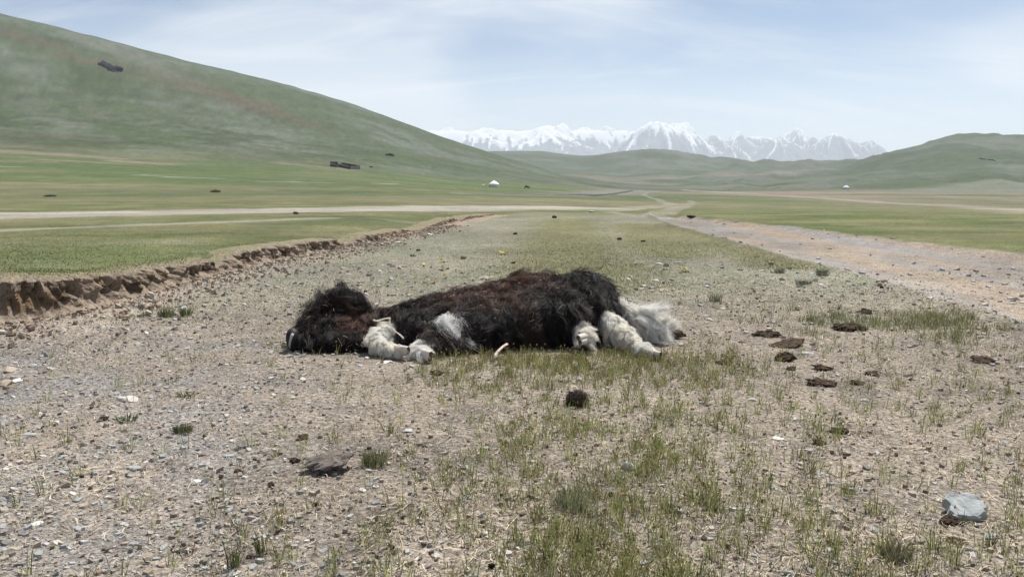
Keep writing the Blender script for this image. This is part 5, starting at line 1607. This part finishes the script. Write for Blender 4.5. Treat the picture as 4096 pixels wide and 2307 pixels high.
# stray white locks on the foreleg
lk_ = []
for s0 in [[(1553, 1290, 5.40), (1560, 1272, 5.38), (1535, 1276, 5.36), (1505, 1282, 5.34), (1495, 1278, 5.34)], [(1556, 1296, 5.38), (1552, 1288, 5.36), (1525, 1289, 5.34), (1497, 1281, 5.34), (1494, 1279, 5.34)],
           [(1560, 1275, 5.38), (1562, 1300, 5.36), (1580, 1322, 5.34), (1600, 1340, 5.3), (1615, 1350, 5.28)]]:
    for k in range(5):
        lk_.append([(wp(*p) - YO) + Vector(RNG.normal(0, 0.003, 3)) for p in s0])
lk_ = np.array([[list(p) for p in s0] for s0 in lk_]); n = len(lk_)
hair_object("stray_locks", yak, lk_, np.full((n, 5), 0.0016), jit((0.72, 0.67, 0.57), n, 0.1), M_WOOL)

# ---- things lying round it
M_BONE = solid_mat("weathered_bone", (0.46, 0.36, 0.27), (0.66, 0.60, 0.53), 30, 0.7, 0.002)
bp_ = [wp(2028, 1352, 5.22), wp(2012, 1362, 5.18), wp(1994, 1378, 5.12), wp(1980, 1398, 5.06), wp(1973, 1418, 5.02)]
bo = Vector((bp_[-1].x, bp_[-1].y, 0)); sh = 0.006 - min(p.z for p in bp_)
V, F = tube([p - bo + Vector((0, 0, sh)) for p in bp_], [0.011, 0.010, 0.0105, 0.013, 0.016], 10, True, 0.75); F += [tuple(range(10)), tuple(range(40, 50))]
o = link("rib_bone", py_mesh("rib_bone", V, F, M_BONE), None, bo); tag(o, "short curved rib bone lying in grass in front of the yak's belly", "bone")

cx_, cy_ = gp(2308, 1618); cl_o = link("wool_clump", None, None, (cx_, cy_, zat(cx_, cy_))); tag(cl_o, "round clump of dark brown wool on the sedge in front of the carcass", "wool clump")
rr = px_m(40, 2308, 1618)
bm = bmesh.new(); bmesh.ops.create_icosphere(bm, subdivisions=3, radius=1)
for v in bm.verts:
    nn = float(fbm(np.array([v.co.x * 2 + v.co.z]), np.array([v.co.y * 2]), 3, 91)[0])
    v.co = Vector((v.co.x * rr * 0.88, v.co.y * rr * 0.8, v.co.z * rr * 0.62)) * (1 + 0.3 * nn) + Vector((0, 0, rr * 0.5))
me = bpy.data.meshes.new("core"); bm.to_mesh(me); bm.free(); M_CORE = solid_mat("matted_wool", (0.022, 0.015, 0.012), (0.05, 0.033, 0.025), 60, 0.95)
me.materials.append(M_CORE); link("core", me, cl_o)
n = 2600; d_ = unit(RNG.standard_normal((n, 3))); d_[:, 2] = np.abs(d_[:, 2]) * 1.0 - 0.15; K = 7
root_ = d_ * np.array([rr * .8, rr * .72, rr * .58]) + np.array([0, 0, rr * .5]); tg = unit(np.cross(d_, RNG.standard_normal((n, 3))))
t = np.linspace(0, 1, K)[None, :, None]; L = RNG.uniform(0.012, 0.032, n)[:, None, None]
PT = root_[:, None] + L * (tg[:, None] * np.sin(t * 2.6) + d_[:, None] * (0.5 * t) + 0.12 * np.cumsum(RNG.standard_normal((n, K, 3)), 1) * t)
PT[:, :, 2] = np.maximum(PT[:, :, 2], 0.004)
hair_object("strands", cl_o, PT, np.full((n, K), 0.0009) * (1 - 0.6 * t[..., 0]), jit((0.048, 0.029, 0.020), n, 0.35))

# ------------------------------------------------------------------ far settlement
M_FELT = solid_mat("white_felt", (0.70, 0.69, 0.66), (0.80, 0.79, 0.77), 0.8, 0.9)
M_BAND = solid_mat("blue_grey_skirt", (0.20, 0.25, 0.33), (0.30, 0.34, 0.40), 0.8, 0.9)
M_DOOR = solid_mat("brown_door", (0.15, 0.085, 0.05), (0.2, 0.12, 0.075), 2, 0.7)
M_DRY = solid_mat("dark_dry_stone", (0.035, 0.035, 0.036), (0.085, 0.08, 0.076), 1.3, 0.95, 0.15)
M_MUD = solid_mat("grey_mud_wall", (0.13, 0.12, 0.11), (0.20, 0.185, 0.17), 0.8, 0.95, 0.05)
M_DARKROCK = solid_mat("black_outcrop", (0.008, 0.009, 0.010), (0.022, 0.023, 0.025), 0.6, 0.95, 0.3)


def ring_solid(name, prof, seg, mat, parent, smooth=True):
    V = []; F = []
    for r, z in prof:
        for k in range(seg): V.append((r * math.cos(6.28318 * k / seg), r * math.sin(6.28318 * k / seg), z))
    for i in range(len(prof) - 1):
        for k in range(seg): F.append((i * seg + k, i * seg + (k + 1) % seg, (i + 1) * seg + (k + 1) % seg, (i + 1) * seg + k))
    return link(name, py_mesh(name, V, F, mat, smooth), parent)


def box(name, sx, sy, sz, mat, parent, loc, rz=0.0):
    V = [(x * sx / 2, y * sy / 2, z * sz) for z in (0, 1) for y in (-1, 1) for x in (-1, 1)]
    F = [(0, 2, 3, 1), (4, 5, 7, 6), (0, 1, 5, 4), (2, 6, 7, 3), (0, 4, 6, 2), (1, 3, 7, 5)]
    o = link(name, py_mesh(name, V, F, mat, False), parent, loc); o.rotation_euler.z = rz; return o


def yurt(x, y, wpx, label, door_az):
    p = hit(x, y); s = wpx * p.y / FPX / 2.0
    r = link("yurt", None, None, p + Vector((0, 0, -0.1))); tag(r, label, "yurt")
    ring_solid("wall", [(s * .98, 0.0), (s, s * .12), (s, s * .55), (s * 1.02, s * .60)], 32, M_FELT, r)
    ring_solid("skirt", [(s * 1.015, 0.0), (s * 1.02, s * .15), (s * 1.0, s * .17)], 32, M_BAND, r)
    rf = ring_solid("roof", [(s * 1.05, s * .57), (s * 1.04, s * .62), (s * .72, s * .92), (s * .38, s * 1.14), (s * .18, s * 1.24)], 32, M_FELT, r)
    ring_solid("crown", [(s * .19, s * 1.23), (s * .18, s * 1.30), (s * .10, s * 1.36), (0.01, s * 1.37)], 20, M_FELT, rf)
    a = door_az
    d = box("door", s * .30, s * .10, s * .46, M_DOOR, r, (math.cos(a) * s * 1.0, math.sin(a) * s * 1.0, s * .04), a + math.pi / 2)
    box("frame", s * .38, s * .06, s * .50, M_FELT, d, (0, -s * .01, 0))
    return r, s, p


y1_, s1, p1 = yurt(1976, 748, 40, "white felt yurt on the green flat below the long hillside", R(-140))
y2_, s2, p2 = yurt(3384, 757, 24, "small white yurt far off below the right-hand hill", R(-60))


def rough_wall(name, pts, h, th, mat, parent, seed=1, close=False):
    """dry stone wall along a polyline of local points, wavy top"""
    V = []; F = []; P = []
    rr_ = random.Random(seed)
    for a, b in zip(pts[:-1], pts[1:]):
        n = max(2, int((Vector(b) - Vector(a)).length / 0.7))
        for k in range(n): P.append(Vector(a).lerp(Vector(b), k / n))
    P.append(Vector(pts[-1]))
    for i, p in enumerate(P):
        d = (P[min(i + 1, len(P) - 1)] - P[max(i - 1, 0)]); d.z = 0; d.normalize(); s_ = Vector((-d.y, d.x, 0)) * th / 2
        hh = h * rr_.uniform(0.82, 1.12)
        for q_, z_ in ((-1.15, -0.6), (-0.9, hh), (0.9, hh * rr_.uniform(.94, 1.04)), (1.15, -0.6)):
            V.append(p + s_ * q_ * rr_.uniform(.9, 1.1) + Vector((0, 0, z_)))
    for i in range(len(P) - 1):
        for k in range(3): F.append((i * 4 + k, i * 4 + k + 1, (i + 1) * 4 + k + 1, (i + 1) * 4 + k))
    F += [(0, 1, 2, 3), tuple(len(V) - 4 + k for k in (0, 3, 2, 1))]
    return link(name, py_mesh(name, V, F, mat, False), parent)


# stone corral with a hut at its upper end
co = hit(1395, 672); cr_ = link("stone_corral", None, None, co); tag(cr_, "long dark stone corral at the foot of the hillside", "corral")
pix = [(1358, 668), (1398, 677), (1436, 677), (1437, 672), (1400, 665), (1366, 661), (1358, 668)]
cp = [hit(a, b) - co for a, b in pix]
for i in range(6):
    rough_wall("wall", [cp[i], cp[i + 1]], 1.25, 0.9, M_DRY, cr_, 20 + i)
hu = hit(1338, 665); ht = link("stone_hut", None, None, hu); tag(ht, "small grey mud hut beside the stone corral", "hut")
k = hu.y / FPX
box("wall", 30 * k, 4.0, 2.2, M_MUD, ht, (0, 0, -0.3), 0.15)
V = [(-16 * k, -2.3, 1.85), (16 * k, -2.3, 1.85), (16 * k, 2.3, 1.95), (-16 * k, 2.3, 1.95), (-16 * k, -2.3, 2.1), (16 * k, -2.3, 2.1), (16 * k, 2.3, 2.25), (-16 * k, 2.3, 2.25), ]
F = [(0, 1, 2, 3), (4, 5, 6, 7), (0, 1, 5, 4), (1, 2, 6, 5), (2, 3, 7, 6), (3, 0, 4, 7)]
o = link("roof", py_mesh("roof", V, F, M_MUD, False), ht); o.rotation_euler.z = 0.15
box("door", 5 * k, 0.3, 1.5, M_DRY, ht, (11 * k, -2.0 + 0.2, -0.1), 0.15)
w2 = hit(1335, 667); wl2 = link("stone_wall", None, None, w2); tag(wl2, "low dark stone wall in front of the mud hut", "wall")
rough_wall("wall", [hit(1322, 666) - w2, hit(1348, 669) - w2], 0.9, 1.0, M_DRY, wl2, 31)
ru = hit(1560, 624); rr2 = link("ruined_pen", None, None, ru); tag(rr2, "small dark ruined stone pen higher on the hillside", "pen")
rp = [hit(a, b) - ru for a, b in [(1545, 621), (1572, 626), (1575, 622), (1556, 619), (1545, 621)]]
for i in range(4): rough_wall("wall", [rp[i], rp[i + 1]], 1.0, 1.1, M_DRY, rr2, 40 + i)


def outcrop(x, y, wpx, hpx, label, seed, name="rock_outcrop", slope=0.0, n=9):
    p = hit(x, y); k = p.y / FPX; r = random.Random(seed); bm_ = bmesh.new(); first = True
    for i in range(n):
        t = (i / max(1, n - 1) - 0.5); tb = bmesh.new(); s = hpx * k * r.uniform(.45, .8)
        q_ = hit(x + t * wpx, y + t * wpx * slope + r.uniform(-.2, .2) * hpx) or p
        c_ = q_ - p + Vector((0, 0, s * .25))
        for _ in range(14):
            v = Vector((r.gauss(0, 1), r.gauss(0, 1), r.gauss(0, 1))).normalized()
            tb.verts.new(c_ + Vector((v.x * s * 1.1, v.y * s, v.z * s * .9)))
        res = bmesh.ops.convex_hull(tb, input=tb.verts)
        m_ = bpy.data.meshes.new("t"); tb.to_mesh(m_); tb.free(); bm_.from_mesh(m_); bpy.data.meshes.remove(m_)
    me = bpy.data.meshes.new(name); bm_.to_mesh(me); bm_.free()
    to_ = bpy.data.objects.new("t", me); COL.objects.link(to_)
    md_ = to_.modifiers.new("r", 'REMESH'); md_.mode = 'VOXEL'; md_.voxel_size = max(0.12, hpx * k * .12)
    d2 = bpy.context.evaluated_depsgraph_get(); d2.update(); me2 = bpy.data.meshes.new_from_object(to_.evaluated_get(d2)); me2.name = name
    bpy.data.objects.remove(to_); bpy.data.meshes.remove(me)
    me2.materials.clear(); me2.materials.append(M_DARKROCK)
    o_ = link(name, me2, None, p); tag(o_, label, "rock"); return o_


outcrop(440, 276, 66, 24, "black rock outcrop high on the left hillside", 61, slope=0.42, n=12)
outcrop(1484, 671, 7, 6, "tiny dark boulder right of the stone corral", 62, n=2)
outcrop(3950, 640, 60, 7, "pale broken rocks on the right-hand hill", 63, slope=0.12, n=7)

# grazing animal and bundle by the yurt
an = hit(2106, 757); k = an.y / FPX
M_ANIM = solid_mat("dark_coat", (0.03, 0.032, 0.04), (0.06, 0.062, 0.07), 1.0, 0.9)
bm = bmesh.new()
vs = [bm.verts.new(v) for v in [(0, 0, .75), (-.45, 0, .78), (.5, 0, .74), (.78, 0, .62), (.98, 0, .34), (-.48, .14, .35), (-.48, .14, .02), (-.48, -.14, .35), (-.48, -.14, .02), (.42, .14, .35), (.42, .14, .02), (.42, -.14, .35), (.42, -.14, .02)]]
for a, b in [(0, 1), (0, 2), (2, 3), (3, 4), (1, 5), (5, 6), (1, 7), (7, 8), (2, 9), (9, 10), (2, 11), (11, 12)]: bm.edges.new((vs[a], vs[b]))
me = bpy.data.meshes.new("calf"); bm.to_mesh(me); bm.free()
o = link("calf", me, None, an); me.skin_vertices or None
md = o.modifiers.new("skin", 'SKIN'); sub = o.modifiers.new("sub", 'SUBSURF'); sub.levels = 1; sub.render_levels = 1
if me.skin_vertices:
    for i, v in enumerate(me.skin_vertices[0].data):
        rad = [.27, .25, .26, .14, .10, .08, .05, .08, .05, .08, .05, .08, .05][i]; v.radius = (rad, rad); v.use_root = (i == 0)
me.materials.append(M_ANIM); o.scale = (1.1, 1.1, 1.1); tag(o, "small dark animal standing right of the larger yurt", "calf")
bu = hit(1933, 742); k = bu.y / FPX
o = link("canvas_bundle", hull_mesh("canvas_bundle", 88, 6.5 * k, 1.2, 2.2 * k, M_FELT, 22), None, bu + Vector((0, 0, .2))); tag(o, "white bundle lying left of the larger yurt", "bundle")
for i, (x, y, lb) in enumerate([(1730, 585, "lowest dark animal dot on the ridge line"), (1855, 580, "x")][:0]): pass
for i, (x, y, w, h, lb) in enumerate([(862, 770, 44, 9, "low tan bush on the far meadow left of the corral"), (200, 787, 46, 6, "low dark bush on the meadow near the left edge")]):
    p = hit(x, y); k = p.y / FPX; n = 420
    d_ = unit(RNG.standard_normal((n, 3))); d_[:, 2] = np.abs(d_[:, 2]); P = d_ * (RNG.random((n, 1))**.4) * np.array([w * k * .5, .5, h * k]); a = np.arctan2(d_[:, 1], d_[:, 0])
    cb = (0.17, 0.14, 0.08) if i == 0 else (0.07, 0.08, 0.065)
    V, F, C_ = blades(P, np.full(n, h * k * .6), np.full(n, h * k * .22), a, RNG.uniform(.1, .9, n), jit(cb, n), jit(cb, n))
    o = link("low_bush", np_mesh("low_bush", V, F, M_BLADE, False, C_), None, p); tag(o, lb, "bush")
